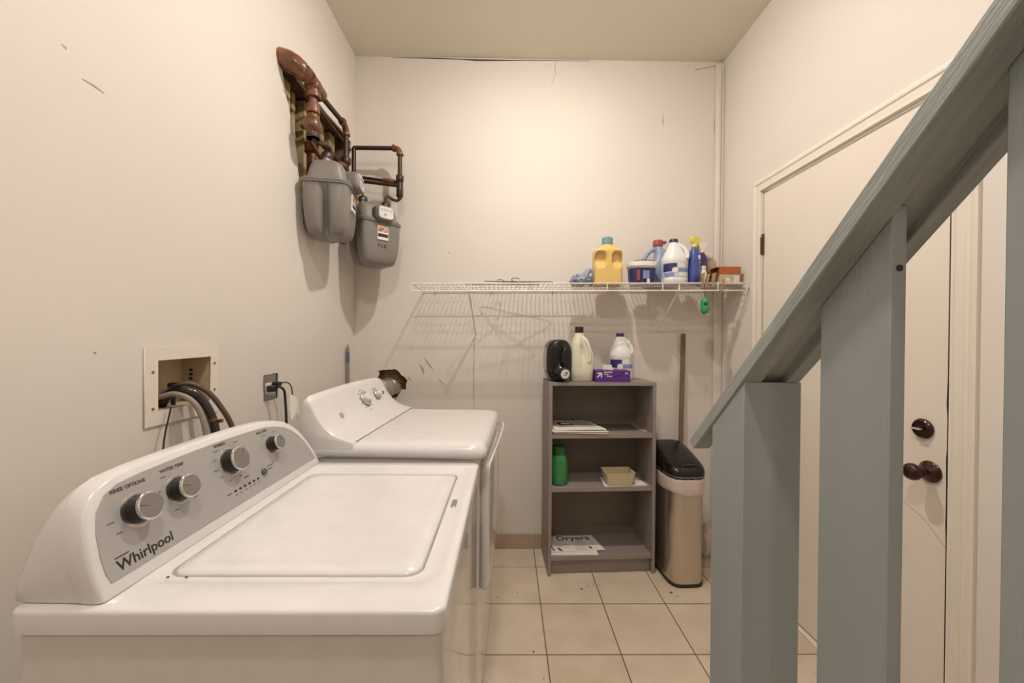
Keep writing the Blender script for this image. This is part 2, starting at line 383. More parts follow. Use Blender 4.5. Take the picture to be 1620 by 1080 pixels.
bm = BM(); lathe(bm, [(.031, 0), (.032, .006), (.028, .012), (.024, .014), (.023, .011), (.010, .011), (.009, .018), (0, .018)], 28, (XR+.006, 1.236, 1.032), (-1, 0, 0))
db = rel(obj('deadbolt', bm, 'bronze', d1))
bm = BM(); box(bm, XR-.026, XR-.012, 1.222, 1.252, 1.029, 1.034); o = obj('thumb_turn', bm, 'silver', db, bevel=.002); 
bm = BM(); box(bm, XR-.003, XR+.004, DY1-.010, DY1+.012, 1.762, 1.872)
for z in (1.78, 1.802, 1.824, 1.846): lathe(bm, [(.0065, -.009), (.0065, .009)], 10, (XR-.004, DY1+.002, z), (0, 0, 1))
for z in (1.775, 1.857): lathe(bm, [(.0035, 0), (.0035, .0015)], 8, (XR-.003, DY1-.006, z), (-1, 0, 0))
rel(obj('hinge', bm, 'hinge', d1))
def casing(bm, prof, path):
    """prof: (offset outwards, height off wall)"""
    rings = []
    for (y, z, dy, dz) in path: rings.append([(XR-h, y+dy*o, z+dz*o) for o, h in prof])
    loft(bm, rings)
prof = [(.003, -.03), (.003, .010), (.006, .014), (.012, .014), (.016, .010), (.040, .012), (.046, .017), (.056, .017), (.062, .012), (.068, .010), (.068, -.001), (.004, -.001)]
bm = BM(); casing(bm, prof, [(DY1, .0, 1, 0), (DY1, DZ, 1, 1), (DY0, DZ, -1, 1), (DY0, .0, -1, 0)])
struct(obj('trim_2', bm, 'trim', angle=25))
bm = BM(); box(bm, XR-.014, XR+.05, DY0-.06, DY1+.06, .0, .008); struct(obj('trim_3', bm, 'trim', bevel=.002))
bm = BM(); box(bm, XR-.012, XR-.0005, YF, DY0-.075, 0, .09); struct(obj('baseboard_right', bm, 'trim', bevel=.002))

# ---------------------------------------------------------------- ceiling light, plus two unseen fill lamps added
for nm_, lb_, loc_, m_ in (('ceiling_or_fill_light', 'round flush ceiling light above the dryer, just out of the frame', (.19, 1.42, H), 'bulb'), ('ceiling_or_fill_light', 'unseen round fill light added on the ceiling above the camera', (-.15, .15, H), 'panel'), ('ceiling_or_fill_light', 'unseen dim fill light added on the ceiling far behind the camera', (.1, -1.5, H), 'fill_lamp_dim')):
    t = thing(nm_, lb_, 'light', loc_)
    bm = BM(); lathe(bm, [(.095, 0), (.097, -.012), (.090, -.022), (.0, -.022)], 32); obj('lamp_base', bm, 'fixture', t)
    bm = BM(); q_ = .46 if m_ == 'bulb' else 1; lathe(bm, [(.080*q_, -.0225), (.080*q_, -.028), (.066*q_, -.034), (0, -.037)], 32); obj('diffuser', bm, m_, t)

# ---------------------------------------------------------------- washer
W = thing('washing_machine', 'white top-load washing machine with grey control panel and four knobs, nearest appliance', 'washing machine', (-.39, .89, 0))
def wp(o): o.matrix_parent_inverse = Matrix.Translation(W.location).inverted(); return o
X0, X1, Y0, Y1, ZD = -.710, -.086, .555, 1.226, .92
bm = BM(); prism(bm, rrect(X0+.004, X1-.004, Y0+.008, Y1-.008, .018), lambda u, v, w: (u, v, w), .03, .880); wp(obj('cabinet', bm, 'white_gloss', W, bevel=.004))
for sx in (X0+.06, X1-.06):
    for sy in (Y0+.06, Y1-.06):
        bm = BM(); lathe(bm, [(.02, 0), (.02, .012), (.008, .014), (.008, .031)], 14, (sx, sy, 0)); wp(obj('leveling_foot', bm, 'blackmatte', W))
# deck with a recessed lid opening
def deckring(u0, u1, v0, v1, r, z): return [(u, v, z) for u, v in rrect(u0, u1, v0, v1, r, 6)]
bm = BM()
lo = (-.562, -.138, .640, 1.128)
loft(bm, [deckring(X0+.012, X1-.012, Y0+.012, Y1-.012, .012, .882), deckring(X0, X1, Y0, Y1, .02, .886), deckring(X0, X1, Y0, Y1, .02, .9135), deckring(X0+.0015, X1-.0015, Y0+.0015, Y1-.0015, .018, .917), deckring(X0+.005, X1-.005, Y0+.005, Y1-.005, .016, .9192),
          deckring(lo[0]-.02, lo[1]+.034, lo[2]-.02, lo[3]+.045, .04, .920), deckring(lo[0]-.016, lo[1]+.028, lo[2]-.016, lo[3]+.039, .036, .917),
          deckring(lo[0], lo[1], lo[2], lo[3], .03, .9165), deckring(lo[0]+.001, lo[1]-.001, lo[2]+.001, lo[3]-.001, .029, .906)], cap0=True, cap1=True)
wp(obj('top_deck', bm, 'white', W, angle=60))
bm = BM(); g = .0045
loft(bm, [deckring(lo[0]+g, lo[1]-g, lo[2]+g, lo[3]-g, .027, .907), deckring(lo[0]+g, lo[1]-g, lo[2]+g, lo[3]-g, .027, .915), deckring(lo[0]+g+.003, lo[1]-g-.003, lo[2]+g+.003, lo[3]-g-.003, .024, .9195),
          deckring(lo[0]+.03, lo[1]-.03, lo[2]+.03, lo[3]-.03, .02, .9205), deckring(lo[0]+.045, lo[1]-.045, lo[2]+.045, lo[3]-.045, .02, .9180)])
lid = wp(obj('lid', bm, 'white', W, angle=60))
bm = BM(); box(bm, lo[1]+.008, lo[1]+.020, .905, .945, .9172, .9192); wp(obj('lid_grip', bm, 'knob_face', W, bevel=.0015))
for x_ in (-.553, -.523):
    bm = BM(); box(bm, x_, x_+.004, .6375, .6395, .9165, .9185); wp(obj('lid_bumper', bm, 'ink', W))
# console: panel arch in (Y,z), tilted
arch = [(.571, .921), (.568, .945), (.568, .971), (.571, .995), (.576, 1.018), (.584, 1.042), (.597, 1.062), (.613, 1.074), (.635, 1.0815), (.68, 1.086), (.765, 1.089), (.86, 1.0905), (.96, 1.089), (1.03, 1.086), (1.075, 1.080), (1.11, 1.070), (1.14, 1.054), (1.165, 1.032), (1.185, 1.006), (1.202, .978), (1.214, .950), (1.221, .921)]
px = lambda z: -.585-.33*(z-.92)
cy = .895
def ringc(s, dx, zs=1.0, inset=0):
    o = []
    for y, z in arch:
        yy = cy+(y-cy)*s; zz = .921+(z-.921)*zs
        o.append((px(zz)+dx, yy, zz))
    return o
bm = BM()
loft(bm, [ringc(.985, -.128, .06), ringc(.992, -.122, .25), ringc(.996, -.110, .46), ringc(.998, -.094, .64), ringc(1.0, -.074, .80), ringc(1.001, -.052, .925), ringc(1.003, -.036, .985), ringc(1.004, -.029, 1.0)], True, True)
wp(obj('console_body', bm, 'white', W, angle=50))
bm = BM()
loft(bm, [ringc(1.008, -.0285, 1.005), ringc(1.010, -.020, 1.008), ringc(1.008, -.006, 1.006), ringc(1.0, -.0005, 1.0), ringc(.985, .001, .985)], True, True)
wp(obj('console_bezel', bm, 'white', W, angle=50))
nrm = Vector((.95, 0, .3135)).normalized(); upv = Vector((-.3135, 0, .95)).normalized()
parch = [(.587, .939), (.583, .955), (.583, .978), (.587, 1.012), (.596, 1.040), (.612, 1.060), (.635, 1.070), (.68, 1.074), (.765, 1.077), (.86, 1.0785), (.96, 1.077), (1.02, 1.074), (1.06, 1.068), (1.10, 1.057), (1.13, 1.042), (1.155, 1.022), (1.175, .998), (1.192, .968), (1.203, .939)]
bm = BM(); prism(bm, parch, lambda u, v, w: (px(v)+nrm.x*w, u, v+nrm.z*w), .0, .0022); wp(obj('control_panel', bm, 'silver', W, bevel=.0006))
def onp(y, z, h=.0024): return (px(z)+nrm.x*h, y, z+nrm.z*h)
for y, z, r, an in ((.655, 1.020, .0225, 160), (.738, 1.022, .0215, 160), (.880, 1.030, .026, 55), (1.030, 1.028, .019, 85)):
    c = onp(y, z)
    bm = BM(); lathe(bm, [(r+.006, 0), (r+.006, .0006), (r+.003, .0012)], 32, c, nrm); ring = wp(obj('knob_ring', bm, 'chrome', W))
    bm = BM(); lathe(bm, [(r+.001, 0), (r+.001, .002), (r-.001, .006), (r-.001, .020)], 32, c, nrm); k = wp(obj('knob', bm, 'knob_body', W))
    bm = BM(); lathe(bm, [(r-.001, .020), (r+.0008, .0205), (r+.0008, .0235), (r-.001, .0248)], 36, c, nrm); o = obj('chrome_ring', bm, 'chrome', k)
    bm = BM(); lathe(bm, [(r-.002, .0235), (r-.002, .0250)], 32, c, nrm); o = obj('knob_face', bm, 'knob_face', k)
    a = math.radians(an); dy, du = math.cos(a), math.sin(a); C0 = Vector(c)+nrm*.0252
    bm = BM(); tube(bm, [C0+Vector((0, dy, 0))*r*.15+upv*du*r*.15, C0+Vector((0, dy, 0))*r*.85+upv*du*r*.85], .0005, 6); obj('pointer', bm, 'ink', k)
c = onp(.968, .976); bm = BM(); lathe(bm, [(.008, 0), (.008, .004), (.006, .006)], 20, c, nrm); wp(obj('push_button', bm, 'ink', W))
bm = BM()
for i in range(6):
    y = .862+i*.0155; prism(bm, [(y, .9665), (y+.006, .9665), (y+.006, .9705), (y, .9705)], lambda u, v, w: (px(v)+nrm.x*w, u, v+nrm.z*w), .0022, .0034)
wp(obj('indicator_lights', bm, 'ink_dark', W))
def ptext(s, y, z, size, m='ink', nm='lettering', bold=0): wp(text(nm, s, onp(y, z), (0, 1, 0), upv, size, m, W, bold=bold))
ptext('Whirlpool', .600, .948, .0235, 'ink_dark', 'maker_lettering', .0002)
ptext('RINSE OPTIONS', .622, 1.0575, .0085, bold=.0002); ptext('WATER TEMP', .712, 1.0600, .0085, bold=.0002); ptext('NORMAL', .845, 1.0685, .0085, bold=.0002); ptext('SOIL LEVEL', .985, 1.063, .0085, bold=.0002)
bm = BM()   # small printed captions around the dials
rnd = random.Random(4)
for y, z, r, ns in ((.655, 1.020, .040, (185, 215)), (.738, 1.022, .036, (120, 165, 250, 310, 340)), (.880, 1.030, .042, (100, 130, 160, 190, 215, 250, 285, 320, 60, 25)), (1.030, 1.028, .032, (120, 60, 350))):
    for a in ns:
        a = math.radians(a); yy = y+r*math.cos(a); zz = z+r*math.sin(a)*.95; L = rnd.uniform(.008, .016)
        if math.cos(a) < 0: yy -= L
        prism(bm, [(yy, zz), (yy+L, zz), (yy+L, zz+.0015), (yy, zz+.0015)], lambda u, v, w: (px(v)+nrm.x*w, u, v+nrm.z*w), .0022, .0027)
for i in range(6):
    y = .862+i*.0155; prism(bm, [(y-.001, .9600), (y+.007, .9600), (y+.007, .9612), (y-.001, .9612)], lambda u, v, w: (px(v)+nrm.x*w, u, v+nrm.z*w), .0022, .0027)
for y, z, L in ((.840, .967, .014), (.985, .982, .025), (.985, .975, .018), (.90, .984, .018), (1.175, .955, .008), (.600, .9665, .022)):
    prism(bm, [(y, z), (y+L, z), (y+L, z+.0022), (y, z+.0022)], lambda u, v, w: (px(v)+nrm.x*w, u, v+nrm.z*w), .0022, .0027)
wp(obj('printed_captions', bm, 'ink', W, smooth=False))

# ---------------------------------------------------------------- dryer
D = thing('clothes_dryer', 'white clothes dryer with rounded console, standing behind the washer', 'dryer', (-.35, 1.6, 0), math.radians(-2.6))
dx = lambda x: x+.35
dy_ = lambda y: y-1.6
bm = BM(); prism(bm, rrect(dx(-.668), dx(-.078), dy_(1.275), dy_(1.925), .03), lambda u, v, w: (u, v, w), .03, .914); obj('cabinet', bm, 'white_gloss', D, bevel=.004)
for sx in (dx(-.62), dx(-.12)):
    for sy in (dy_(1.32), dy_(1.88)):
        bm = BM(); lathe(bm, [(.02, 0), (.02, .012), (.008, .014), (.008, .031)], 14, (sx, sy, 0)); obj('leveling_foot', bm, 'blackmatte', D)
def dring(i, z, r=.05, f=0): return [(u, v, z) for u, v in rrect(dx(-.671)+i, dx(-.05)-i+f, dy_(1.265)+i, dy_(1.935)-i, r, 8)]
bm = BM()
loft(bm, [dring(.012, .914, .035), dring(.004, .918, .04), dring(.0, .926, .045), dring(.001, .942, .05), dring(.008, .955, .05), dring(.020, .963, .05), dring(.04, .9665, .045), dring(.075, .967, .03)])
obj('top_panel', bm, 'white', D, angle=60)
bm = BM(); box(bm, dx(-.60), dx(-.09), dy_(1.2735), dy_(1.2745), .895, .897); box(bm, dx(-.115), dx(-.113), dy_(1.2735), dy_(1.2745), .70, .905); obj('side_seam', bm, 'ink', D)
# console, swept profile
prof = [(-.668, .90), (-.668, 1.00), (-.664, 1.090), (-.658, 1.108), (-.648, 1.117), (-.637, 1.114), (-.628, 1.098), (-.615, 1.070), (-.600, 1.043), (-.582, 1.018), (-.558, .997), (-.532, .982), (-.505, .973), (-.488, .9685), (-.484, .960), (-.484, .945)]
st = [(1.2665, .80, .955), (1.268, .88, .97), (1.274, .94, .985), (1.287, .985, .995), (1.305, 1.0, 1.0), (1.40, 1.03, 1.0), (1.52, 1.05, 1.0), (1.64, 1.06, 1.0), (1.76, 1.05, 1.0), (1.86, 1.02, 1.0), (1.895, .99, 1.0), (1.918, .93, .99), (1.93, .84, .975)]
bm = BM(); rings = []
for y, s, sx in st:
    rr = []
    for x, z in prof:
        zz = .967+(z-.967)*s if z > .967 else z
        rr.append((dx(-.60+(x+.60)*sx), dy_(y), zz))
    rings.append(rr)
loft(bm, rings)
obj('console', bm, 'white', D, angle=60)
bm = BM(); box(bm, dx(-.484), dx(-.481), dy_(1.285), dy_(1.915), .9672, .9682); obj('console_seam', bm, 'ink', D)
dn = Vector((.84, 0, .54)).normalized(); du_ = Vector((-.54, 0, .84)).normalized()
def dk(y, x, z, r, nm, r2):
    c = Vector((dx(x), dy_(y), z))
    bm = BM(); lathe(bm, [(r+.001, -.01), (r+.001, .001), (r-.002, .003)], 32, c, dn); k = obj(nm, bm, 'ink', D)
    bm = BM(); lathe(bm, [(r-.001, -.01), (r-.001, .008), (r-.004, .011)], 32, c, dn); obj('skirt', bm, 'silver', k)
    bm = BM(); lathe(bm, [(r2, .008), (r2, .022), (r2-.003, .026), (0.0, .0265)], 24, c, dn); obj('grip', bm, 'white', k)
def dpx(z):
    z = .967+(z-.967)/1.055; pr = prof[5:14]
    for (xa, za), (xb, zb) in zip(pr, pr[1:]):
        if zb <= z <= za: return xb+(xa-xb)*(z-zb)/(za-zb)
    return -.6
dk(1.635, dpx(1.052), 1.052, .034, 'knob', .018); dk(1.765, dpx(1.052), 1.052, .024, 'knob', .012)
bm = BM(); lathe(bm, [(.007, -.006), (.007, .006), (.005, .008)], 16, (dx(dpx(1.052)), dy_(1.835), 1.052), dn); obj('push_button', bm, 'ink', D)
bm = BM()
for cy_, cz_, r, ns in ((1.635, 1.050, .047, range(15, 360, 30)), (1.765, 1.052, .035, (60, 90, 120, 215, 330))):
    for a in ns:
        a = math.radians(a); y = cy_+r*math.cos(a); z = cz_+r*math.sin(a)*.85; c = Vector((dx(dpx(z)+.001), dy_(y), z))
        loft(bm, [[c+Vector((0, u, 0))+du_*v+dn*w_ for u, v in ((-.004, -.001), (.004, -.001), (.004, .001), (-.004, .001))] for w_ in (-.006, .0012)])
obj('printed_marks', bm, 'ink', D)
bm = BM(); lathe(bm, [(.011, -.008), (.011, .003)], 20, (dx(dpx(1.03)), dy_(1.40), 1.030), dn); obj('oval_badge', bm, 'silver', D)
# door panel on the front
bm = BM()
def rr_(x, i, r=.03): return [(dx(x), dy_(v), u) for u, v in rrect(.43+i, .885-i, 1.345+i, 1.865-i, r, 6)]
loft(bm, [rr_(-.079, .008), rr_(-.066, .0), rr_(-.052, .004), rr_(-.046, .02)])
obj('door', bm, 'white_gloss', D, angle=60)
bm = BM(); pts = smoothpath([(dx(-.052), dy_(1.36), .80), (dx(-.050), dy_(1.365), .86), (dx(-.040), dy_(1.42), .890), (dx(-.028), dy_(1.60), .905), (dx(-.024), dy_(1.78), .917), (dx(-.040), dy_(1.865), .915), (dx(-.055), dy_(1.87), .90)], 6)
tube(bm, pts, .0045, 10); obj('door_handle', bm, 'white', D)

# ---------------------------------------------------------------- washer supply box
B = tag(bpy.data.objects.new('washer_supply_box', None), 'white recessed water supply box with valves in the wall above the washer', 'supply box'); COL.objects.link(B)
B.location = (XL, 1.162, 1.176)
def bp_(o): o.matrix_parent_inverse = Matrix.Translation(B.location).inverted(); return o
o = poly2d('frame', [(1.029, 1.068), (1.288, 1.066), (1.288, 1.287), (1.029, 1.278)], [[(1.068, 1.106), (1.256, 1.106), (1.256, 1.247), (1.068, 1.244)]], lambda u, v, w: (w, u, v), XL+.0005, XL+.005, 'trim', B); bp_(o)
bm = BM()
for a in ((XL-.095, XL-.09, 1.063, 1.261, 1.101, 1.251), (XL-.09, XL+.001, 1.063, 1.067, 1.101, 1.251), (XL-.09, XL+.001, 1.257, 1.261, 1.101, 1.251), (XL-.09, XL+.001, 1.063, 1.261, 1.247, 1.251), (XL-.09, XL+.001, 1.063, 1.261, 1.101, 1.105)): box(bm, *a)
bp_(obj('recess', bm, 'tan', B, smooth=False))
bm = BM(); pass
for z in (1.158, 1.172, 1.186, 1.200): box(bm, XL-.064, XL-.054, 1.2555, 1.2568, z, z+.008)
bp_(obj('side_slots', bm, 'ink_dark', B))
for y, z in ((1.052, 1.214), (1.052, 1.115), (1.271, 1.225), (1.271, 1.14)):
    bm = BM(); lathe(bm, [(.004, 0), (.004, .0015), (.002, .003)], 10, (XL+.005, y, z), (1, 0, 0)); bp_(obj('screw', bm, 'brass', B))
for y, m_ in ((1.100, 'brass'), (1.128, 'brass')):
    bm = BM(); lathe(bm, [(.008, 0), (.008, .02), (.011, .02), (.011, .034), (.007, .036), (.007, .052)], 14, (XL-.085, y, 1.135), (1, 0, 0)); lathe(bm, [(.006, 0), (.006, .022)], 10, (XL-.055, y, 1.135), (0, 0, -1)); bp_(obj('valve', bm, m_, B))
bm = BM(); lathe(bm, [(.014, 0), (.014, .012), (.010, .014)], 16, (XL-.045, 1.175, 1.158), (0, 0, 1)); lathe(bm, [(.006, 0), (.006, -.053)], 10, (XL-.045, 1.175, 1.158), (0, 0, 1)); bp_(obj('drain_cap', bm, 'cap_blue', B))
def hose(name, pts, r, m_, label, cat='hose', extra=None, grp=None):
    b = BM(); tube(b, smoothpath(pts, 8), r, 12); o = obj(name, b, m_); tag(o, label, cat, grp); return o
hose('supply_hose', [(-1.00, 1.100, 1.135), (-.975, 1.108, 1.140), (-.945, 1.118, 1.146), (-.91, 1.128, 1.128), (-.885, 1.134, 1.087), (-.87, 1.136, 1.02), (-.865, 1.136, .93), (-.855, 1.13, .83)], .0078, 'hosegray', 'grey water hose curving down from the supply box, leftmost of three')
bh = hose('drain_hose', [(-1.00, 1.135, 1.110), (-.985, 1.135, 1.135), (-.955, 1.134, 1.158), (-.92, 1.142, 1.150), (-.895, 1.155, 1.118), (-.875, 1.166, 1.06), (-.865, 1.170, .98), (-.858, 1.172, .85)], .0125, 'hoseblack', 'thick shiny black drain hose in the middle of the supply box hoses')
bm = BM(); d = Vector((.012, .007, -.055)).normalized(); lathe(bm, [(.0138, 0), (.0142, .004), (.0138, .008)], 16, (-.8775, 1.164, 1.068), d); box(bm, -.868, -.858, 1.176, 1.186, 1.052, 1.062); o = obj('hose_clamp', bm, 'rust', bh)
hose('supply_hose', [(-1.00, 1.128, 1.135), (-.98, 1.14, 1.152), (-.945, 1.155, 1.172), (-.915, 1.185, 1.150), (-.89, 1.205, 1.108), (-.868, 1.235, 1.03), (-.862, 1.245, .95), (-.855, 1.245, .85)], .0078, 'hosebrown', 'brown water hose arching highest over the washer console, rightmost of three')
hose('power_cord', [(-.938, 1.094, 1.112), (-.936, 1.090, 1.10), (-.934, 1.074, 1.05), (-.930, 1.062, 1.005), (-.925, 1.055, .93), (-.918, 1.05, .84)], .0022, 'blackmatte', 'thin black cord hanging from the supply box to behind the washer', 'cord')

# wall socket with plugs
S = thing('wall_socket', 'uncovered metal wall socket box between supply box and dryer', 'socket', (XL, 1.583, 1.108))
bm = BM()
box(bm, -.045, -.040, -.050, .050, -.052, .053); box(bm, -.040, -.004, -.050, -.047, -.052, .053); box(bm, -.040, -.004, .047, .050, -.052, .053); box(bm, -.04, -.004, -.05, .05, .050, .053); box(bm, -.04, -.004, -.05, .05, -.053, -.050)
obj('metal_box', bm, 'steel_zinc', S)
bm = BM(); box(bm, -.010, -.004, -.044, .040, -.049, .050); obj('yoke', bm, 'steel_zinc', S, bevel=.001)
bm = BM(); prism(bm, rrect(-.032, .014, -.030, .018, .006), lambda u, v, w: (w, u, v), -.006, .006); obj('receptacle', bm, 'offwhite', S, bevel=.001)
Pg = hose('plug_cord', [(-.925, 1.555, 1.108), (-.905, 1.558, 1.112), (-.892, 1.566, 1.095), (-.888, 1.567, 1.05), (-.882, 1.562, 1.0), (-.876, 1.555, .92), (-.87, 1.54, .82)], .0048, 'blackmatte', 'thick black appliance cord plugged into the wall socket, hanging straight down', 'cord')
bm = BM(); box(bm, XL+.0065, -.918, 1.538, 1.570, 1.094, 1.118); obj('plug', bm, 'blackmatte', Pg, bevel=.005)
Pg = hose('plug_cord', [(-.925, 1.588, 1.122), (-.905, 1.600, 1.126), (-.892, 1.612, 1.112), (-.885, 1.612, 1.075), (-.89, 1.606, 1.05)], .0028, 'hosebrown', 'short thin brown cord looping over the tag beside the wall socket', 'cord')
bm = BM(); box(bm, XL+.0065, -.918, 1.573, 1.600, 1.112, 1.130); obj('plug', bm, 'knob_body', Pg, bevel=.005)
bm = BM()
R_ = []
for s in range(9):
    tt = s/8; x = -.885+.010*math.sin(tt*PI)
    R_.append([(x, 1.598+.062*tt*.9, 1.078-.035*tt), (x+.012*tt, 1.592+.062*tt, 1.02-.035*tt), (-.872, 1.585+.058*tt, .975-.012*tt+.02*math.sin(tt*3)), (-.874, 1.585+.058*tt, .974-.012*tt+.02*math.sin(tt*3)), (x-.002+.012*tt, 1.592+.062*tt, 1.02-.035*tt), (x-.002, 1.598+.062*tt*.9, 1.078-.035*tt)])
loft(bm, R_); tag(obj('paper_tag', bm, 'paper'), 'curled white paper tag hanging on the cord by the wall socket', 'tag')

# ---------------------------------------------------------------- gas meters
def lobes(x, y, z):
    f = max(0, min(1, (.232-z)/.03))*max(0, min(1, (z+.004)/.02))
    if abs(x) > .05:
        k = (math.exp(-(y/.016)**2)*.036-.006*math.exp(-((abs(y)-.045)/.03)**2))*f
        x = x-k if x > 0 else x+k
    return x, y
def meter(label, loc, rz):
    t = thing('gas_meter', label, 'gas meter', loc, rz, None)
    bm = BM(); sbody(bm, [(0, .060, .060, 4), (.004, .078, .072, 5), (.014, .090, .082, 6), (.045, .100, .091, 7), (.10, .109, .096, 8), (.16, .114, .098, 8), (.232, .116, .099, 8)], 112, fn=lobes); obj('lower_housing', bm, 'meter', t, angle=60)
    bm = BM(); sbody(bm, [(.228, .119, .103, 6), (.230, .124, .107, 6), (.2355, .124, .107, 6), (.236, .122, .105, 6), (.2385, .124, .107, 6), (.244, .124, .107, 6), (.247, .120, .102, 6)], 64); fl = obj('flange', bm, 'meter', t)
    for bx_, by_ in [(x, y) for x in (-.09, -.03, .03, .09) for y in (-.099, .099)]+[(x, y) for x in (-.116, .116) for y in (-.048, .048)]:
        bm = BM(); lathe(bm, [(.006, 0), (.006, .008), (.003, .010)], 8, (bx_, by_, .243)); obj('bolt', bm, 'meter', fl)
    bm = BM(); sbody(bm, [(.245, .114, .096, 6), (.262, .111, .088, 5), (.305, .105, .076, 5), (.328, .100, .066, 5), (.337, .092, .058, 4.5), (.340, .07, .04, 4)], 56); obj('upper_housing', bm, 'meter', t, angle=60)
    for x in (-.068, .068):
        bm = BM(); lathe(bm, [(.026, .320), (.026, .338), (.019, .343), (.019, .352), (.022, .352), (.022, .358)], 20, (x, 0, 0)); nk = obj('neck', bm, 'steel_zinc', t)
        bm = BM(); lathe(bm, [(.026, .354), (.026, .372), (.020, .380), (.012, .384)], 8, (x, 0, 0)); obj('union_nut', bm, 'iron', nk)
    bm = BM(); prism(bm, rrect(-.052, .052, .232, .318, .024), lambda u, v, w: (u, -w, v), .060, .124); ix = obj('index_housing', bm, 'meter_dark', t, bevel=.006)
    bm = BM(); prism(bm, rrect(-.046, .046, .240, .312, .020), lambda u, v, w: (u, -w, v), .118, .140); obj('index_window', bm, 'plastic_clear', ix, bevel=.004)
    bm = BM(); prism(bm, rrect(-.040, .040, .246, .306, .016), lambda u, v, w: (u, -w, v), .136, .141); obj('dial_face', bm, 'dial', ix)
    bm = BM()
    for i in range(4):
        c = Vector((-.027+i*.018, -.1415, .288))
        tube(bm, [c+Vector((math.cos(a)*.0065, 0, math.sin(a)*.0065)) for a in [2*PI*k/12 for k in range(13)]], .0005, 5)
        tube(bm, [c, c+Vector((.003*math.cos(i*2), 0, .005))], .0009, 5)
    tube(bm, [Vector((-.006, -.1415, .264))+Vector((math.cos(a)*.007, 0, math.sin(a)*.007)) for a in [2*PI*k/12 for k in range(13)]], .0005, 5)
    tube(bm, [(-.010, -.1415, .268), (-.002, -.1415, .258)], .0014, 5)
    obj('dials', bm, 'ink', ix)
    bm = BM(); box(bm, -.032, .032, -.1035, -.092, .135, .212); np_ = obj('name_plate', bm, 'offwhite', t)
    bm = BM(); box(bm, -.029, .029, -.1043, -.103, .178, .207); obj('orange_band', bm, 'label_orange', np_)
    bm = BM(); box(bm, -.029, .029, -.1043, -.103, .150, .168); obj('number_band', bm, 'ink_dark', np_)
    return t
m1 = meter('grey gas meter nearer the camera, seen from its ribbed side on the left wall', (-.846, 1.868, 1.778), math.radians(100))
m2 = meter('grey gas meter by the back corner with white dial face and FLE written on it', (-.762, 2.225, 1.715), math.radians(45))
text('handwritten_mark', 'F L E', (-.026, -.0982, .095), (1, 0, 0), (0, 0, 1), .024, 'ink_dark', m2, bold=.0003)

# ---------------------------------------------------------------- gas pipes
G = tag(bpy.data.objects.new('gas_pipework', None), 'rusty iron gas pipes with elbows and tees feeding both meters', 'pipes'); COL.objects.link(G); G.location = (XL, 1.6, 2.42)
def gp(name, bm, m_): o = obj(name, bm, m_, G); o.matrix_parent_inverse = Matrix.Translation(G.location).inverted(); return o
def pipe(a, b, r, m_='iron'): bm = BM(); tube(bm, [a, b], r, 14); return gp('pipe', bm, m_)
def elbow(a, c, b, r, m_='rust', nm='elbow'):
    bm = BM(); a, b, c = Vector(a), Vector(b), Vector(c)
    pts = [a]+[((1-t)**2*a+2*t*(1-t)*c+t*t*b) for t in [k/8 for k in range(9)]][1:-1]+[b]
    tube(bm, pts, r, 14)
    for p, q in ((a, c), (b, c)):
        d = (Vector(q)-Vector(p)).normalized(); lathe(bm, [(r*1.0, -.002), (r*1.22, 0), (r*1.25, .010), (r*1.05, .013)], 16, Vector(p)-d*.002, d)
    return gp(nm, bm, m_)
def collar(c, d, r, L=.02, m_='rust', nm='coupling', seg=16): bm = BM(); lathe(bm, [(r*.9, 0), (r, .003), (r, L-.003), (r*.9, L)], seg, c, d); return gp(nm, bm, m_)
# big supply pipe out of the wall, sweeping to the tee
bm = BM(); tube(bm, smoothpath([(XL-.13, 1.66, 2.50), (-.955, 1.650, 2.475), (-.90, 1.655, 2.455), (-.87, 1.675, 2.43)], 6), [.043]*10+[.041]*3+[.038]*3+[.034]*3, 18); gp('supply_pipe', bm, 'rust')
collar((-.873, 1.655, 2.435), (.02, .06, -.02), .034, .03)
bm = BM(); sphere(bm, (-.855, 1.715, 2.405), .036, .040, .036); tube(bm, [(-.855, 1.67, 2.42), (-.855, 1.78, 2.405)], .030, 16); tube(bm, [(-.855, 1.712, 2.40), (-.855, 1.712, 2.355)], .028, 16); gp('tee', bm, 'rust')
collar((-.855, 1.712, 2.372), (0, 0, -1), .032, .02)
pipe((-.855, 1.74, 2.405), (-.845, 2.00, 2.405), .0125)
elbow((-.845, 1.985, 2.405), (-.845, 2.035, 2.405), (-.845, 2.035, 2.36), .016)
pipe((-.845, 2.035, 2.36), (-.845, 2.035, 2.20), .0125, 'iron')
collar((-.845, 2.035, 2.245), (0, 0, -1), .024, .035, 'iron', 'union_nut', 8)
bm = BM(); tube(bm, smoothpath([(-.845, 2.035, 2.21), (-.846, 2.02, 2.20), (-.848, 1.975, 2.185), (-.850, 1.953, 2.150)], 5), .012, 12); gp('swivel_pipe', bm, 'rust')
# drop to first meter
pipe((-.855, 1.712, 2.36), (-.855, 1.715, 2.24), .018, 'rust')
collar((-.855, 1.713, 2.325), (0, 0, -1), .027, .04)
bm = BM(); sphere(bm, (-.858, 1.718, 2.235), .036, .04, .045); tube(bm, [(-.858, 1.718, 2.28), (-.858, 1.718, 2.18)], .026, 16); tube(bm, [(-.858, 1.718, 2.235), (-.90, 1.80, 2.235)], .022, 14); gp('tee', bm, 'rust')
collar((-.858, 1.718, 2.198), (0, 0, -1), .029, .018, 'iron')
bm = BM(); tube(bm, smoothpath([(-.858, 1.718, 2.19), (-.853, 1.735, 2.175), (-.840, 1.770, 2.180), (-.829, 1.805, 2.185), (-.826, 1.818, 2.170), (-.826, 1.820, 2.150)], 6), .0095, 12); gp('swivel_pipe', bm, 'iron')
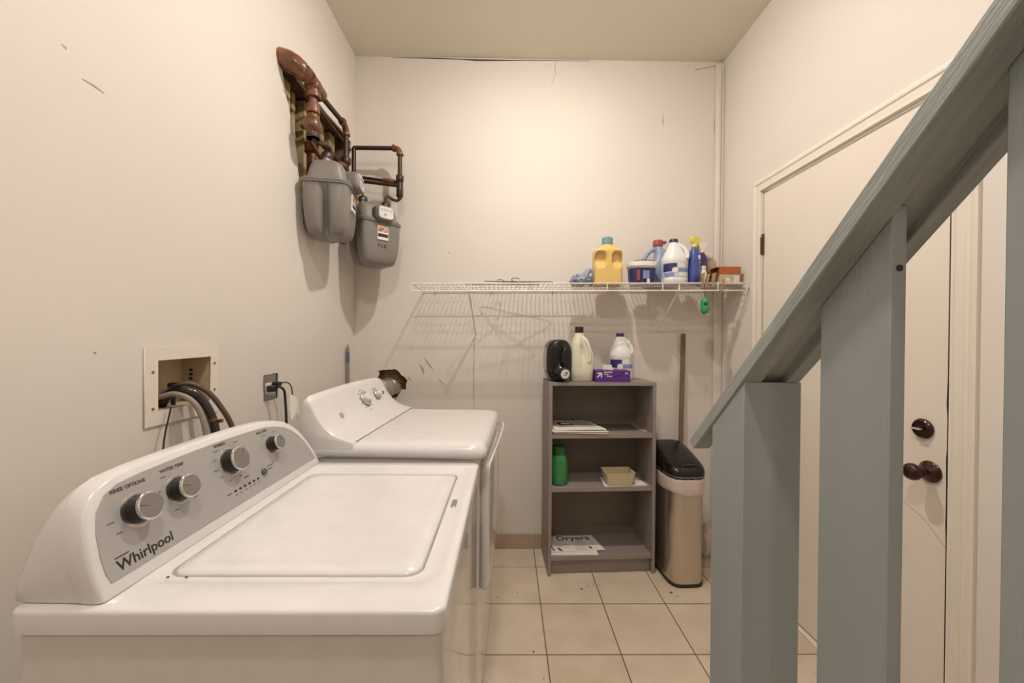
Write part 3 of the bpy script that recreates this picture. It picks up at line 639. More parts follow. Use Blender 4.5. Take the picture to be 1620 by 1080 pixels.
# pipes in the cavity, running back
pipe((-.90, 1.75, 2.245), (-.895, 2.30, 2.228), .013, 'iron'); pipe((-.905, 1.77, 2.205), (-.89, 2.10, 2.10), .012, 'rust')
pipe((-.955, 1.90, 2.28), (-.955, 1.90, 2.06), .022, 'rust'); collar((-.955, 1.90, 2.25), (0, 0, -1), .032, .05, 'rust'); pipe((-.99, 1.68, 2.42), (-.99, 1.70, 2.30), .02, 'iron')
collar((-.945, 1.86, 2.31), (.1, 1, -.1), .026, .05, 'iron')
pipe((-.955, 1.75, 2.46), (-.955, 2.36, 2.44), .008, 'iron')
# loop to the second meter along the back wall
pipe((-.91, 2.30, 2.425), (-.668, 2.30, 2.425), .0125); pipe((-.91, 2.30, 2.425), (-.91, 2.30, 2.228), .0125)
elbow((-.680, 2.30, 2.425), (-.640, 2.30, 2.425), (-.640, 2.30, 2.385), .017)
pipe((-.640, 2.30, 2.40), (-.640, 2.30, 2.13), .0125)
collar((-.640, 2.30, 2.265), (0, 0, -1), .023, .035, 'iron', 'union_nut', 8); collar((-.640, 2.30, 2.225), (0, 0, -1), .019, .085, 'iron')
bm = BM(); tube(bm, smoothpath([(-.640, 2.30, 2.15), (-.642, 2.30, 2.128), (-.655, 2.298, 2.118), (-.678, 2.292, 2.122), (-.702, 2.284, 2.136), (-.713, 2.275, 2.120), (-.714, 2.273, 2.090)], 5), .0085, 12); gp('swivel_pipe', bm, 'iron')
pipe((-.895, 2.300, 2.233), (-.640, 2.300, 2.205), .010, 'iron'); pipe((-.895, 2.318, 2.262), (-.650, 2.318, 2.232), .009, 'iron')
collar((-.745, 2.318, 2.243), (1, 0, -.1), .014, .07, 'rust')
bm = BM(); tube(bm, smoothpath([(-.810, 2.177, 2.085), (-.812, 2.18, 2.11), (-.828, 2.19, 2.14), (-.86, 2.22, 2.17), (-.895, 2.27, 2.20), (-.905, 2.30, 2.228)], 5), .0095, 12); gp('swivel_pipe', bm, 'rust')

# ---------------------------------------------------------------- duct
bm = BM(); lathe(bm, [(.056, 0), (.056, .05), (.0595, .052), (.0595, .060), (.056, .062), (.056, .145), (.0585, .147), (.0585, .155), (.056, .157), (.056, .215)], 36, (-.762, 2.235, 1.005), (.26, 1, .035))
dt = tag(obj('dryer_duct', bm, 'galv'), 'round metal dryer vent duct going into the broken hole in the back wall', 'duct')
bm = BM(); tube(bm, smoothpath([(-.762, 2.237, 1.005), (-.778, 2.17, .99), (-.785, 2.12, .93), (-.785, 2.10, .83), (-.775, 2.09, .2), (-.775, 2.05, .1), (-.76, 1.93, .10)], 6), .0565, 24); obj('bent_duct', bm, 'galv', dt)

# pole leaning in the left corner
o = thing('broom_handle', 'grey pole with a blue band leaning in the left back corner', 'pole', (-.925, 2.29, 0))
bm = BM(); tube(bm, [(0, 0, .002), (-.012, .006, 1.17)], .0095, 12); obj('shaft', bm, 'polegray', o)
bm = BM(); tube(bm, [(-.012, .006, 1.165), (-.0127, .0063, 1.225)], .0105, 12); obj('blue_band', bm, 'poleband', o)
bm = BM(); lathe(bm, [(.0105, 0), (.009, .02), (.006, .035), (.004, .045)], 12, (-.0127, .0063, 1.225)); obj('tip', bm, 'polegray', o)
o['label'] = 'grey pole with a blue band leaning in the left back corner'

# ---------------------------------------------------------------- wire shelf
sz = lambda x: 1.611+.0112*(x+.525)
SX0, SX1, SY0 = -.525, 1.318, 2.13
V = tag(bpy.data.objects.new('wire_shelf', None), 'long white wire shelf on the back wall with braces', 'shelf'); COL.objects.link(V); V.location = (.4, YB, 1.62)
def vp(o): o.matrix_parent_inverse = Matrix.Translation(V.location).inverted(); return o
bm = BM(); x = SX0+.01
while x < SX1: tube(bm, [(x, SY0, sz(x)-.006), (x, YB-.006, sz(x)-.006)], .0018, 6); x += .0255
for y in (2.23, 2.33, YB-.008): tube(bm, [(SX0, y, sz(SX0)-.009), (SX1, y, sz(SX1)-.009)], .0026, 8)
vp(obj('wire_deck', bm, 'wire_white', V))
for dz, nm in ((-.003, 'front_rail'), (-.044, 'lower_rail')):
    bm = BM(); tube(bm, [(SX0, SY0, sz(SX0)+dz), (SX1, SY0, sz(SX1)+dz)], .0036, 10); vp(obj(nm, bm, 'wire_white', V))
bm = BM()
for x in (-.375, -.20, -.063, .24, .545, .852, 1.158): tube(bm, [(x, SY0, sz(x)-.003), (x, SY0, sz(x)-.044)], .0032, 8)
vp(obj('front_strut', bm, 'wire_white', V))
for x in (SX0, SX1):
    bm = BM(); tube(bm, [(x, SY0, sz(x)-.044), (x, SY0, sz(x)-.003), (x, YB-.006, sz(x)-.006)], .003, 8)
    vp(obj('end_wire', bm, 'wire_white', V))
for x, xw, zw in ((-.215, -.197, 1.337), (.945, .933, 1.358)):
    bm = BM(); tube(bm, [(x, SY0+.004, sz(x)-.006), (x, SY0+.006, sz(x)-.040), (xw, YB-.006, zw)], .0048, 8); box(bm, xw-.009, xw+.009, YB-.004, YB-.0005, zw-.025, zw+.012); vp(obj('brace', bm, 'wire_white', V))
for x in (-.45, -.1, .28, .62, .98, 1.25):
    bm = BM(); box(bm, x-.006, x+.006, YB-.013, YB-.0005, sz(x)-.016, sz(x)+.002); vp(obj('wall_clip', bm, 'wire_white', V, bevel=.001))
SHZ = lambda x: sz(x)-.0043   # top of deck wires

# things on the wire shelf
def hanger(label, x, y, rz, tilt, lift):
    r = .0022; L = .2
    pts = [(-L, .0, 0), (-L-.004, -.006, 0), (-L+.006, -.012, 0), (0, -.012, 0), (L-.006, -.012, 0), (L+.004, -.006, 0), (L, 0, 0), (0, .09, .0), (-L, 0, 0)]
    bm = BM(); tube(bm, [Vector(p)+Vector((0, 0, .0025)) for p in pts], r, 6)
    hk = [(0, .09, .0025), (.002, .105, .004), (.012, .12, .008), (.022, .135, .016), (.016, .155, .026), (-.004, .158, .03), (-.02, .145, .024)]
    tube(bm, smoothpath(hk, 5), r, 6)
    o = tag(obj('wire_hanger', bm, 'wire_dark'), label, 'hanger', 'wire hangers on the shelf')
    o.location = (x, y, SHZ(x)+lift); o.rotation_euler = (math.radians(tilt), math.radians(-1), rz); return o
hanger('dark wire clothes hanger lying lower on the left half of the wire shelf', -.03, 2.19, .1, 9, .0012)
hanger('dark wire clothes hanger with its long bar raised above the shelf rail', .06, 2.30, math.pi-.12, -11, .034)
bm = BM()
bmesh.ops.create_icosphere(bm, subdivisions=4, radius=1)
for v in bm.verts:
    p = v.co.copy(); n = noise.fractal(p*1.9+Vector((3, 1, 7)), 1, 2, 4); rid = abs(noise.noise(p*3.3))
    v.co = Vector((p.x*.068*(1+.35*n), p.y*.07*(1+.3*n), max(0, .034+p.z*.034*(1+.5*n)-.02*rid)*(1.0+1.1*max(0, p.x))))
o = tag(obj('plastic_bag', bm, 'bag', angle=80), 'crumpled pale blue plastic bag left of the yellow bottle', 'bag'); o.location = (.425, 2.235, SHZ(.42)+.001)

# yellow bottle with two finger recesses
def yfn(x, y, z):
    if y < 0:
        for c in (-.047, .047):
            zz = (z-.155)/(.036 if z > .155 else .068)
            e = (abs(x-c)/.034)**2.6+abs(zz)**2.6
            if e < 1: q = min(1, (1-e)/.55); y += .030*q*q*(3-2*q)*(1 if z > .13 else max(0, (z-.087)/.043))
    return x, y
Yb = thing('detergent_bottle', 'yellow plastic bottle with a teal cap standing on the wire shelf', 'bottle', (.568, 2.225, SHZ(.568)))
bm = BM(); zs = [(.0, .074, .046, 5), (.004, .079, .05, 5)]+[(z/1000, .081-.003*max(0, (z-160)/40), .052, 5) for z in range(8, 197, 3)]+[(.200, .074, .05, 4), (.208, .066, .045, 3.5), (.216, .052, .038, 3), (.224, .036, .031, 2.4), (.230, .030, .028, 2), (.238, .029, .028, 2)]
loft(bm, [sring(z, a, b, n, 0, 0, 200, yfn) for z, a, b, n in zs]); obj('bottle_body', bm, 'yellow', Yb, angle=70)
bm = BM(); lathe(bm, [(.031, .237), (.031, .262), (.030, .272), (.024, .276), (0, .277)], 28); obj('cap', bm, 'teal', Yb)

# oval tub
Tb = thing('plastic_tub', 'low oval tub with dark blue label and pale lid, right of the yellow bottle', 'tub', (.762, 2.215, SHZ(.76)))
bm = BM(); sbody(bm, [(0, .060, .05, 3), (.003, .064, .054, 3), (.09, .072, .062, 3), (.11, .074, .064, 3)], 48); obj('tub_body', bm, 'offwhite', Tb)
bm = BM(); loft(bm, [sring(z, .0655+.0085*z/.1, .0555+.0085*z/.1, 3, 0, 0, 48) for z in (.008, .05, .092)], True, True); lb = obj('label', bm, 'navy', Tb)
bm = BM(); box(bm, -.012, .022, -.0685, -.058, .03, .075); box(bm, -.045, -.03, -.066, -.05, .02, .08, 1); box(bm, .010, .024, -.067, -.05, .008, .030, 2)
obj('label_patch', bm, ['labelblue', 'red', 'offwhite'], lb)
bm = BM(); sbody(bm, [(.100, .076, .066, 3), (.102, .080, .070, 3), (.122, .081, .071, 3), (.127, .079, .069, 3), (.128, .070, .06, 3)], 48); obj('lid', bm, 'offwhite', Tb)
bm = BM(); tube(bm, smoothpath([(-.080, 0, .112), (-.06, -.05, .128), (0, -.068, .133), (.06, -.05, .128), (.080, 0, .112)], 6), .002, 8); obj('bail_handle', bm, 'blackmatte', Tb)

# blue-grey jug with red cap and loop handle
J = thing('detergent_jug', 'blue grey jug with a red cap and loop handle behind the oval tub', 'jug', (.882, 2.315, SHZ(.88)))
bm = BM(); sbody(bm, [(0, .068, .045, 4, .0), (.004, .073, .05, 4), (.09, .072, .05, 4, .003), (.125, .058, .048, 4, .018), (.16, .044, .044, 3, .030), (.20, .036, .038, 3, .030), (.225, .030, .032, 2.5, .022), (.238, .024, .025, 2, .014), (.248, .023, .023, 2, .012)], 36); obj('jug_body', bm, 'bluegray', J, angle=60)
bm = BM(); tube(bm, smoothpath([(.012, 0, .232), (-.02, 0, .225), (-.055, 0, .195), (-.073, 0, .15), (-.066, 0, .10)], 6), [.014]*8+[.0125]*9+[.014]*8, 14); obj('handle', bm, 'bluegray', J)
bm = BM(); lathe(bm, [(.028, .245), (.029, .250), (.029, .270), (.026, .282), (0, .284)], 24, (.012, 0, 0)); box(bm, .02, .058, -.018, .018, .262, .276); obj('cap', bm, 'red', J, bevel=.002)

def bleach(label, x, y, z, h=1.0, m_='jugwhite', rz=0, wd=1.0, grp=None, capm='cap_blue'):
    t = thing('bleach_jug', label, 'bottle', (x, y, z), rz, grp); t.scale = (wd, wd, h)
    bm = BM(); sbody(bm, [(0, .060, .055, 2.4), (.003, .066, .060, 2.4), (.03, .068, .062, 2.4), (.035, .066, .060, 2.4), (.125, .066, .060, 2.4), (.130, .068, .062, 2.4), (.150, .066, .060, 2.3), (.180, .056, .052, 2.2), (.21, .040, .040, 2, -.002), (.235, .026, .027, 2, -.004), (.245, .021, .021, 2, -.005), (.252, .021, .021, 2, -.005)], 40); obj('jug_body', bm, m_, t, angle=60)
    bm = BM(); tube(bm, smoothpath([(.010, -.012, .238), (.030, -.022, .225), (.046, -.034, .200), (.055, -.040, .170), (.050, -.040, .150)], 6), .011, 12); obj('handle', bm, m_, t)
    bm = BM(); lathe(bm, [(.0225, .250), (.0225, .266), (.020, .269), (0, .269)], 24, (-.005, 0, 0)); obj('cap', bm, capm, t)
    bm = BM(); loft(bm, [sring(zz, .0668, .0608, 2.4, 0, 0, 40) for zz in (.040, .120)]); lb = obj('label', bm, 'labellight', t)
    bm = BM()
    for a0, a1, z0, z1, mi in ((195, 262, .072, .119, 0), (205, 250, .042, .066, 1), (268, 300, .095, .117, 2), (268, 330, .070, .091, 1), (272, 335, .045, .064, 2)):
        rg = []
        for zz in (z0, z1):
            pts = sring(zz, .0674, .0614, 2.4, 0, 0, 120); i0 = int(a0/3); i1 = int(a1/3)
            inner = sring(zz, .0665, .0605, 2.4, 0, 0, 120)
            rg.append(pts[i0:i1+1]+inner[i0:i1+1][::-1])
        loft(bm, rg, mi=mi)
    lathe(bm, [(.016, 0), (.016, .002)], 20, (-.020, -.0585, .080), (-.25, -1, 0), mi=2)
    obj('label_print', bm, ['navy', 'labelblue', 'offwhite'], lb)
    return t
bleach('white jug with blue label and dark cap on the wire shelf', .946, 2.205, SHZ(.946), .965, wd=1.03)

# spray bottles
def spray(name, label, x, y, bm_, hm, s=1.0, rz=0, lean=0, trig='offwhite', h=1):
    t = thing(name, label, 'spray bottle', (x, y, SHZ(x)+abs(math.sin(lean))*.028), rz); t.rotation_euler = (0, lean, rz); t.scale = (s, s, s*h)
    bm = BM(); sbody(bm, [(0, .026, .022, 3), (.003, .030, .026, 3), (.06, .031, .026, 3), (.12, .0295, .025, 3), (.165, .028, .024, 3), (.190, .022, .020, 2.4), (.202, .014, .014, 2), (.212, .0125, .0125, 2)], 32); obj('bottle_body', bm, bm_, t, angle=60)
    bm = BM(); lathe(bm, [(.015, .206), (.015, .222), (.012, .226)], 20); prism(bm, [(-.012, .222), (-.034, .240), (-.038, .252), (-.032, .262), (.014, .266), (.026, .256), (.024, .240), (.014, .224)], lambda u, v, w: (u, w, v), -.0115, .0115); obj('spray_head', bm, hm, t, bevel=.004)
    bm = BM(); prism(bm, [(-.020, .238), (-.034, .214), (-.038, .190), (-.034, .190), (-.028, .212), (-.012, .232)], lambda u, v, w: (u, w, v), -.006, .006); obj('trigger', bm, trig, t, bevel=.001)
    return t
s1 = spray('spray_bottle', 'blue spray bottle with a yellow head beside the white jug', 1.051, 2.185, 'blue', 'sprayyellow', 1.02, math.radians(200), trig='sprayyellow')
bm = BM()
for i in range(3): lathe(bm, [(.0035, 0), (.0035, .0012)], 10, (-.012, .0265, .075+i*.022), (-.2, 1, 0))
sphere(bm, (-.012, .024, .148), .008, .004, .014); obj('label_print', bm, 'offwhite', s1)
spray('spray_bottle', 'purple spray bottle with a white head behind the clothespins', 1.137, 2.27, 'purple', 'offwhite', .96, math.radians(0), trig='purple')
A = thing('plastic_container', 'tan translucent container at the back beside the purple spray bottle', 'container', (1.213, 2.34, SHZ(1.2)))
bm = BM(); sbody(bm, [(0, .034, .03, 4), (.004, .038, .034, 4), (.15, .038, .034, 4), (.172, .030, .028, 3), (.180, .020, .020, 2)], 32); obj('container_body', bm, 'amber', A)
bm = BM(); sbody(bm, [(.178, .022, .022, 2), (.196, .022, .022, 2)], 20); obj('cap', bm, 'offwhite', A)
o = thing('small_bottle', 'small pale bottle between the blue spray bottle and the clothespins', 'bottle', (1.104, 2.185, SHZ(1.1)))
bm = BM(); sbody(bm, [(0, .017, .015, 2.2), (.003, .02, .018, 2.2), (.06, .02, .018, 2.2), (.075, .014, .014, 2), (.085, .012, .012, 2)], 20); obj('bottle_body', bm, 'offwhite', o)
bm = BM(); lathe(bm, [(.014, .082), (.014, .100), (.010, .106), (0, .107)], 16); obj('cap', bm, 'liner', o)
# orange carton with open flap
Cb = thing('small_carton', 'orange and tan carton with an open flap at the right end of the wire shelf', 'box', (1.250, 2.225, SHZ(1.25)))
bm = BM(); box(bm, -.058, .058, -.05, .05, 0, .060); obj('box_body', bm, 'tan', Cb, bevel=.001)
bm = BM(); box(bm, -.060, .060, -.052, .052, .058, .100); obj('box_lid', bm, 'copper', Cb, bevel=.0015)
bm = BM(); prism(bm, [(-.060, .0985), (-.060, .0965), (-.085, .093), (-.142, .070), (-.143, .072), (-.086, .096)], lambda u, v, w: (u, w, v), -.05, .05); prism(bm, [(-.060, .062), (-.095, .056), (-.125, .060), (-.125, .058), (-.095, .054), (-.060, .058)], lambda u, v, w: (u, w, v), -.045, .045); obj('flap', bm, 'copper', Cb, smooth=False)
bm = BM(); prism(bm, [(-.035, .018), (.0, .018), (.0, .036), (-.035, .036)], lambda u, v, w: (u, -w, v), .0498, .0506); prism(bm, [(.022, .008), (.05, .008), (.05, .05), (.022, .05)], lambda u, v, w: (u, -w, v), .0498, .0506); obj('label_print', bm, 'offwhite', Cb, smooth=False)
# clothespins clipped on the front rail
def pin(label, x, lean, dz=0):
    t = thing('clothespin', label, 'clothespin', (x, SY0, sz(x)-.003+dz), 0, 'wooden clothespins on the shelf rail')
    t.rotation_euler = (0, lean, 0)
    for s in (-1, 1):
        bm = BM(); prism(bm, [(s*.0042, -.022), (s*.0038, .0), (s*.0032, .02), (s*.008, .052), (s*.013, .052), (s*.0105, .02), (s*.010, -.022)], lambda u, v, w: (w, u, v), -.0045, .0045); obj('wooden_half', bm, 'pinwood', t, bevel=.0006)
    bm = BM(); lathe(bm, [(.0045, -.006), (.0045, .006)], 12, (0, 0, .022), (1, 0, 0)); tube(bm, [(-.006, -.0115, .018), (.006, -.0115, .018), (.006, .0115, .018), (-.006, .0115, .018)], .0008, 6); obj('spring', bm, 'chrome', t)
    return t
pin('wooden clothespin clipped upright on the shelf rail, leftmost of four', 1.070, math.radians(6), .004)
pin('wooden clothespin on the shelf rail, second from the left, leaning right', 1.092, math.radians(12), -.002)
pin('wooden clothespin on the shelf rail beside the open carton flap', 1.128, math.radians(10), .004)
pin('wooden clothespin hanging lowest on the shelf rail, rightmost of four', 1.175, math.radians(14), -.028)
# green bag dispenser
G2 = thing('bag_dispenser', 'green capsule shaped bag dispenser hanging by a clip from the shelf rail', 'dispenser', (1.085, SY0-.001, sz(1.085)-.047))
bm = BM(); lathe(bm, [(.003, -.036), (.015, -.042), (.0205, -.054), (.021, -.075), (.0205, -.076), (.0205, -.078), (.021, -.079), (.0205, -.108), (.015, -.122), (.004, -.128)], 24); obj('capsule', bm, 'green', G2)
bm = BM(); lathe(bm, [(.008, 0), (.008, .002)], 18, (-.006, -.0193, -.073), (-.3, -.95, 0)); obj('opening', bm, 'blackmatte', G2)
bm = BM(); tube(bm, [Vector((math.cos(a)*.0055, 0, -.002+math.sin(a)*.012)) for a in [2*PI*k/16 for k in range(17)]], .0012, 6); tube(bm, [Vector((0, math.cos(a)*.006, -.022+math.sin(a)*.014)) for a in [2*PI*k/16 for k in range(17)]], .0012, 6); obj('clip', bm, 'wire_dark', G2)

# ---------------------------------------------------------------- bookcase
BK = thing('bookcase', 'grey open bookcase with three shelves against the back wall', 'bookcase', (.233, 2.135, 0), math.radians(2.7))
bw, bd, bh, tk = .604, .256, 1.073, .018
for x in (0, bw-tk):
    bm = BM(); box(bm, x, x+tk, 0, bd, 0, bh); obj('side_panel', bm, 'shelfgray', BK, bevel=.0008)
bm = BM(); box(bm, tk, bw-tk, 0.002, bd, bh-.019, bh-.0005); obj('top_panel', bm, 'shelfgray', BK, bevel=.0008)
for z, h_ in ((.762, .024), (.465, .024), (.084, .022)):
    bm = BM(); box(bm, tk, bw-tk, .004, bd-.006, z, z+h_); obj('shelf', bm, 'shelfgray', BK, bevel=.0008)
bm = BM(); box(bm, tk, bw-tk, .030, .046, .002, .084); obj('plinth', bm, 'shelfgray', BK, bevel=.0008)
bm = BM(); box(bm, tk, bw-tk, bd-.006, bd-.002, .084, bh-.019); obj('back_panel', bm, 'shelfback', BK)
BR = Matrix.Translation((.233, 2.135, 0)) @ Matrix.Rotation(math.radians(2.7), 4, 'Z')
def bk(x, y, z): v = BR @ Vector((x, y, z)); return (v.x, v.y, v.z)
TZ = bh-.0003
# black detergent bottle on its side, spout towards the room
K = thing('detergent_bottle', 'glossy black bottle lying with its cap facing the room on the bookcase top', 'bottle', bk(.062, .10, TZ), math.radians(4))
bm = BM()
def br(y, hx, zc, hz, n=3, cx=0): return [(cx+hx*abs(math.cos(t))**(2/n)*(1 if math.cos(t) >= 0 else -1), y, zc+hz*abs(math.sin(t))**(2/n)*(1 if math.sin(t) >= 0 else -1)) for t in [2*PI*k/48 for k in range(48)]]
loft(bm, [br(.085, .050, .118, .100), br(.080, .066, .118, .114), br(.06, .073, .119, .118), br(.0, .074, .119, .118), br(-.045, .073, .119, .118), br(-.066, .066, .119, .112), br(-.075, .054, .120, .100), br(-.077, .03, .121, .06)])
obj('bottle_body', bm, 'black', K, angle=60)
bm = BM(); tube(bm, smoothpath([(.030, -.060, .195), (.024, -.088, .185), (.010, -.094, .150), (.012, -.093, .110), (.016, -.075, .090)], 6), .011, 14); obj('handle', bm, 'black', K)

bm = BM(); lathe(bm, [(.050, -.01), (.046, .012), (.034, .022), (.030, .028)], 28, (.006, -.070, .054), (.22, -1, -.1)); obj('shoulder', bm, 'black', K)
cdir = Vector((.22, -1, -.1)).normalized(); c0 = Vector((.006, -.070, .054))+cdir*.026
bm = BM(); lathe(bm, [(.032, 0), (.034, .004), (.034, .026), (.031, .030)], 32, c0, cdir); cp = obj('cap', bm, 'blackmatte', K)
bm = BM(); lathe(bm, [(.026, .026), (.026, .0312)], 28, c0, cdir); o = obj('cap_label', bm, 'offwhite', cp)
c1 = c0+cdir*.0316
bm = BM(); sphere(bm, c1+Vector((.006, 0, .006)), .008, .0008, .006, 12, 8); sphere(bm, c1+Vector((-.004, 0, -.006)), .010, .0008, .003, 12, 8); obj('cap_print', bm, 'ink', cp)
bm = BM(); box(bm, -.0752, -.070, -.035, .03, .06, .19); obj('side_label', bm, 'silver', K, bevel=.004)
bm = BM(); sphere(bm, (.070, .02, .09), .006, .045, .06, 16, 10); obj('picture_label', bm, 'labelblue', K)
# cream jug
Q = thing('fabric_softener_jug', 'tall cream jug with a dark brown cap in the middle of the bookcase top', 'jug', bk(.196, .085, TZ))
bm = BM(); sbody(bm, [(0, .058, .044, 3.4), (.004, .064, .05, 3.4), (.06, .068, .052, 3.4), (.12, .070, .052, 3.2, .001), (.165, .066, .050, 3, -.001), (.20, .056, .046, 2.7, -.006), (.235, .041, .039, 2.4, -.011), (.258, .028, .030, 2.1, -.013), (.268, .026, .026, 2, -.013), (.276, .026, .026, 2, -.013)], 48, fn=lambda x, y, z: (x, y+(.034*max(0, 1-((x-.004)/.019)**2-((z-.165)/.055)**2) if y < 0 else 0))); obj('jug_body', bm, 'cream', Q, angle=60)
bm = BM(); tube(bm, smoothpath([(.004, -.020, .250), (.022, -.038, .228), (.036, -.046, .185), (.040, -.047, .135), (.034, -.046, .11)], 6), .0105, 12); obj('handle', bm, 'cream', Q)
bm = BM(); lathe(bm, [(.0245, .274), (.0245, .308), (.022, .311), (0, .311)], 24, (-.013, 0, 0)); obj('cap', bm, 'cap_dark', Q, angle=30)
bleach('smaller white jug with blue label behind the purple box on the bookcase', *bk(.452, .158, TZ), 1.03)
# dryer sheets box
X_ = thing('dryer_sheet_box', 'flat purple box of dryer sheets standing in front of the small white jug', 'box', bk(.362, .038, TZ), math.radians(-1))
bm = BM(); box(bm, -.098, .098, -.02, .07, 0, .066); xb = obj('box_body', bm, 'violet', X_, bevel=.0012)
bm = BM(); prism(bm, [(-.072, .066), (-.040, .034), (.028, .030), (.050, .040), (.066, .066), (.062, .066), (.046, .042), (.026, .033), (-.038, .037), (-.067, .066)], lambda u, v, w: (u, -w, v), .0198, .0206); obj('perforation', bm, 'blackmatte', X_, smooth=False)
bm = BM()   # arrow mark
prism(bm, [(-.088, .054), (-.088, .047), (-.067, .047), (-.067, .026), (-.060, .026), (-.060, .054)], lambda u, v, w: (u, -w, v), .0198, .0206)
prism(bm, [(-.066, .053), (-.090, .029), (-.085, .024), (-.061, .048)], lambda u, v, w: (u, -w, v), .0198, .0208)
obj('arrow_mark', bm, 'offwhite', X_, smooth=False)
for s, x, z, sz_ in (('lavender', -.050, .052, .014), ('dryer', -.050, .041, .012), ('sheets', -.034, .030, .012), ('80', .070, .046, .013)): text('lettering', s, (x, -.0203, z), (1, 0, 0), (0, 0, 1), sz_, 'offwhite', X_, bold=.0003)
bm = BM(); prism(bm, [(-.018, .066), (.012, .066), (.012, .080), (-.018, .080)], lambda u, v, w: (u, w, v), .02, .021); box(bm, -.045, .005, .03, .032, .067, .094); obj('tissue', bm, 'paper', X_, smooth=False)

# papers on the first shelf
def sheet(label, pts, z, m_, name='paper_sheet', th=.0012, warp=.004, cat='paper', grp=None, seed=0, n=10):
    """pts: 4 corners (x,y) in bookcase coordinates"""
    bm = BM(); rnd = random.Random(seed); ph = rnd.uniform(0, 6)
    top = []; bot = []
    for i in range(n+1):
        for j in range(n+1):
            s, t_ = i/n, j/n
            a = Vector(pts[0])*(1-s)*(1-t_)+Vector(pts[1])*s*(1-t_)+Vector(pts[2])*s*t_+Vector(pts[3])*(1-s)*t_
            h = warp*(.5+.5*math.sin(ph+s*3.3+t_*2.1))*(1-t_*.2)
            p = BR @ Vector((a.x, a.y, z+h)); top.append(bm.verts.new((p.x, p.y, p.z+th))); bot.append(bm.verts.new(p))
    k = n+1
    for i in range(n):
        for j in range(n):
            a, b, c, d = i*k+j, (i+1)*k+j, (i+1)*k+j+1, i*k+j+1
            bm.faces.new((top[a], top[b], top[c], top[d])); bm.faces.new((bot[d], bot[c], bot[b], bot[a]))
    ed = [i*k for i in range(k)]+[n*k+j for j in range(1, k)]+[i*k+n for i in range(n-1, -1, -1)]+[j for j in range(n-1, 0, -1)]
    for a, b in zip(ed, ed[1:]+ed[:1]): bm.faces.new((top[a], bot[a], bot[b], top[b]))
    o = obj(name, bm, m_); return tag(o, label, cat, grp) if label else o
SZ1 = .786; SZ2 = .489; SZ3 = .1062
sheet('creased cream paper at the bottom of the pile on the upper shelf', [(.030, .004), (.330, -.004), (.290, .19), (.03, .19)], SZ1+.0005, 'paper2', seed=1, th=.004, warp=.0035, grp='papers piled on the upper shelf')
sheet('folded white paper in the middle of the pile on the upper shelf, corner curling forward', [(.022, -.002), (.338, .008), (.295, .20), (.022, .20)], SZ1+.0095, 'paper', seed=4, th=.004, warp=.003, grp='papers piled on the upper shelf')
sheet('white magazine lying under the printed leaflet on the upper shelf', [(.035, .012), (.325, .020), (.280, .215), (.026, .21)], SZ1+.018, 'paper', 'magazine', seed=2, th=.006, warp=.002, cat='magazine', grp='papers piled on the upper shelf')
lf = sheet('printed leaflet with a dark picture, topmost of the pile on the upper shelf', [(.062, .07), (.285, .075), (.25, .225), (.045, .225)], SZ1+.0275, 'paper2', 'leaflet', seed=3, th=.0012, warp=.004, cat='leaflet')
def quad(name, pts, z, m_, parent, th=.0006):
    bm = BM(); v = [BR @ Vector((x, y, z)) for x, y in pts]; a = [bm.verts.new(p) for p in v]; b = [bm.verts.new(p+Vector((0, 0, th))) for p in v]
    bm.faces.new(a[::-1]); bm.faces.new(b)
    for i in range(len(v)): bm.faces.new((a[i], a[(i+1) % len(v)], b[(i+1) % len(v)], b[i]))
    return obj(name, bm, m_, parent, smooth=False)
quad('dark_picture', [(.072, .082), (.160, .086), (.145, .165), (.062, .16)], SZ1+.0332, 'blackmatte', lf); quad('light_spot', [(.090, .105), (.145, .108), (.135, .135), (.088, .133)], SZ1+.0338, 'paper', lf)
quad('text_block', [(.175, .09), (.272, .093), (.245, .205), (.160, .20)], SZ1+.0333, 'silver', lf, .0003)
o = sheet('dark folder lying on the right half of the upper shelf', [(.32, .07), (.53, .075), (.54, .235), (.33, .235)], SZ1+.0003, 'ink', 'folder', seed=5, th=.004, warp=.0, cat='folder')
bm = BM(); v0 = bk(.55, .06, SZ1); tube(bm, smoothpath([(v0[0]-.02, v0[1], SZ1+.003), (v0[0]-.01, v0[1]-.02, SZ1+.005), (v0[0]+.015, v0[1]-.02, SZ1+.003), (v0[0]+.024, v0[1]+.01, SZ1+.003), (v0[0], v0[1]+.02, SZ1+.004)], 4), .0022, 8); tag(obj('rubber_band', bm, 'tan'), 'small tan strap lying at the right end of the upper shelf', 'strap')
# middle shelf
j = bk(.070, .075, SZ2)
Jr = thing('green_jar', 'glossy green plastic jar with a dark green lid on the middle shelf', 'jar', j)
bm = BM(); sbody(bm, [(0, .040, .040, 2), (.004, .047, .047, 2.2), (.02, .050, .050, 2.2), (.14, .050, .050, 2.2), (.158, .046, .046, 2.1), (.170, .039, .039, 2), (.178, .038, .038, 2)], 40); obj('jar_body', bm, 'greenjar', Jr)
bm = BM(); lathe(bm, [(.043, .172), (.044, .176), (.044, .194), (.040, .210), (.030, .216), (0, .217)], 32); obj('lid', bm, 'greendark', Jr)
ty = bk(.408, .062, SZ2+.0052)
Ty = thing('paper_tray', 'small beige paper tray open at the top, standing on a leaflet on the middle shelf', 'tray', ty, math.radians(3))
bm = BM(); o_ = [[(u, v, z) for u, v in rrect(-a, a, -b, b, .012, 4)] for a, b, z in ((.072, .048, 0), (.084, .058, .068), (.0855, .0595, .0695), (.0815, .0555, .0695), (.0695, .0455, .003))]; loft(bm, o_); obj('tray_body', bm, 'carton', Ty, angle=30)
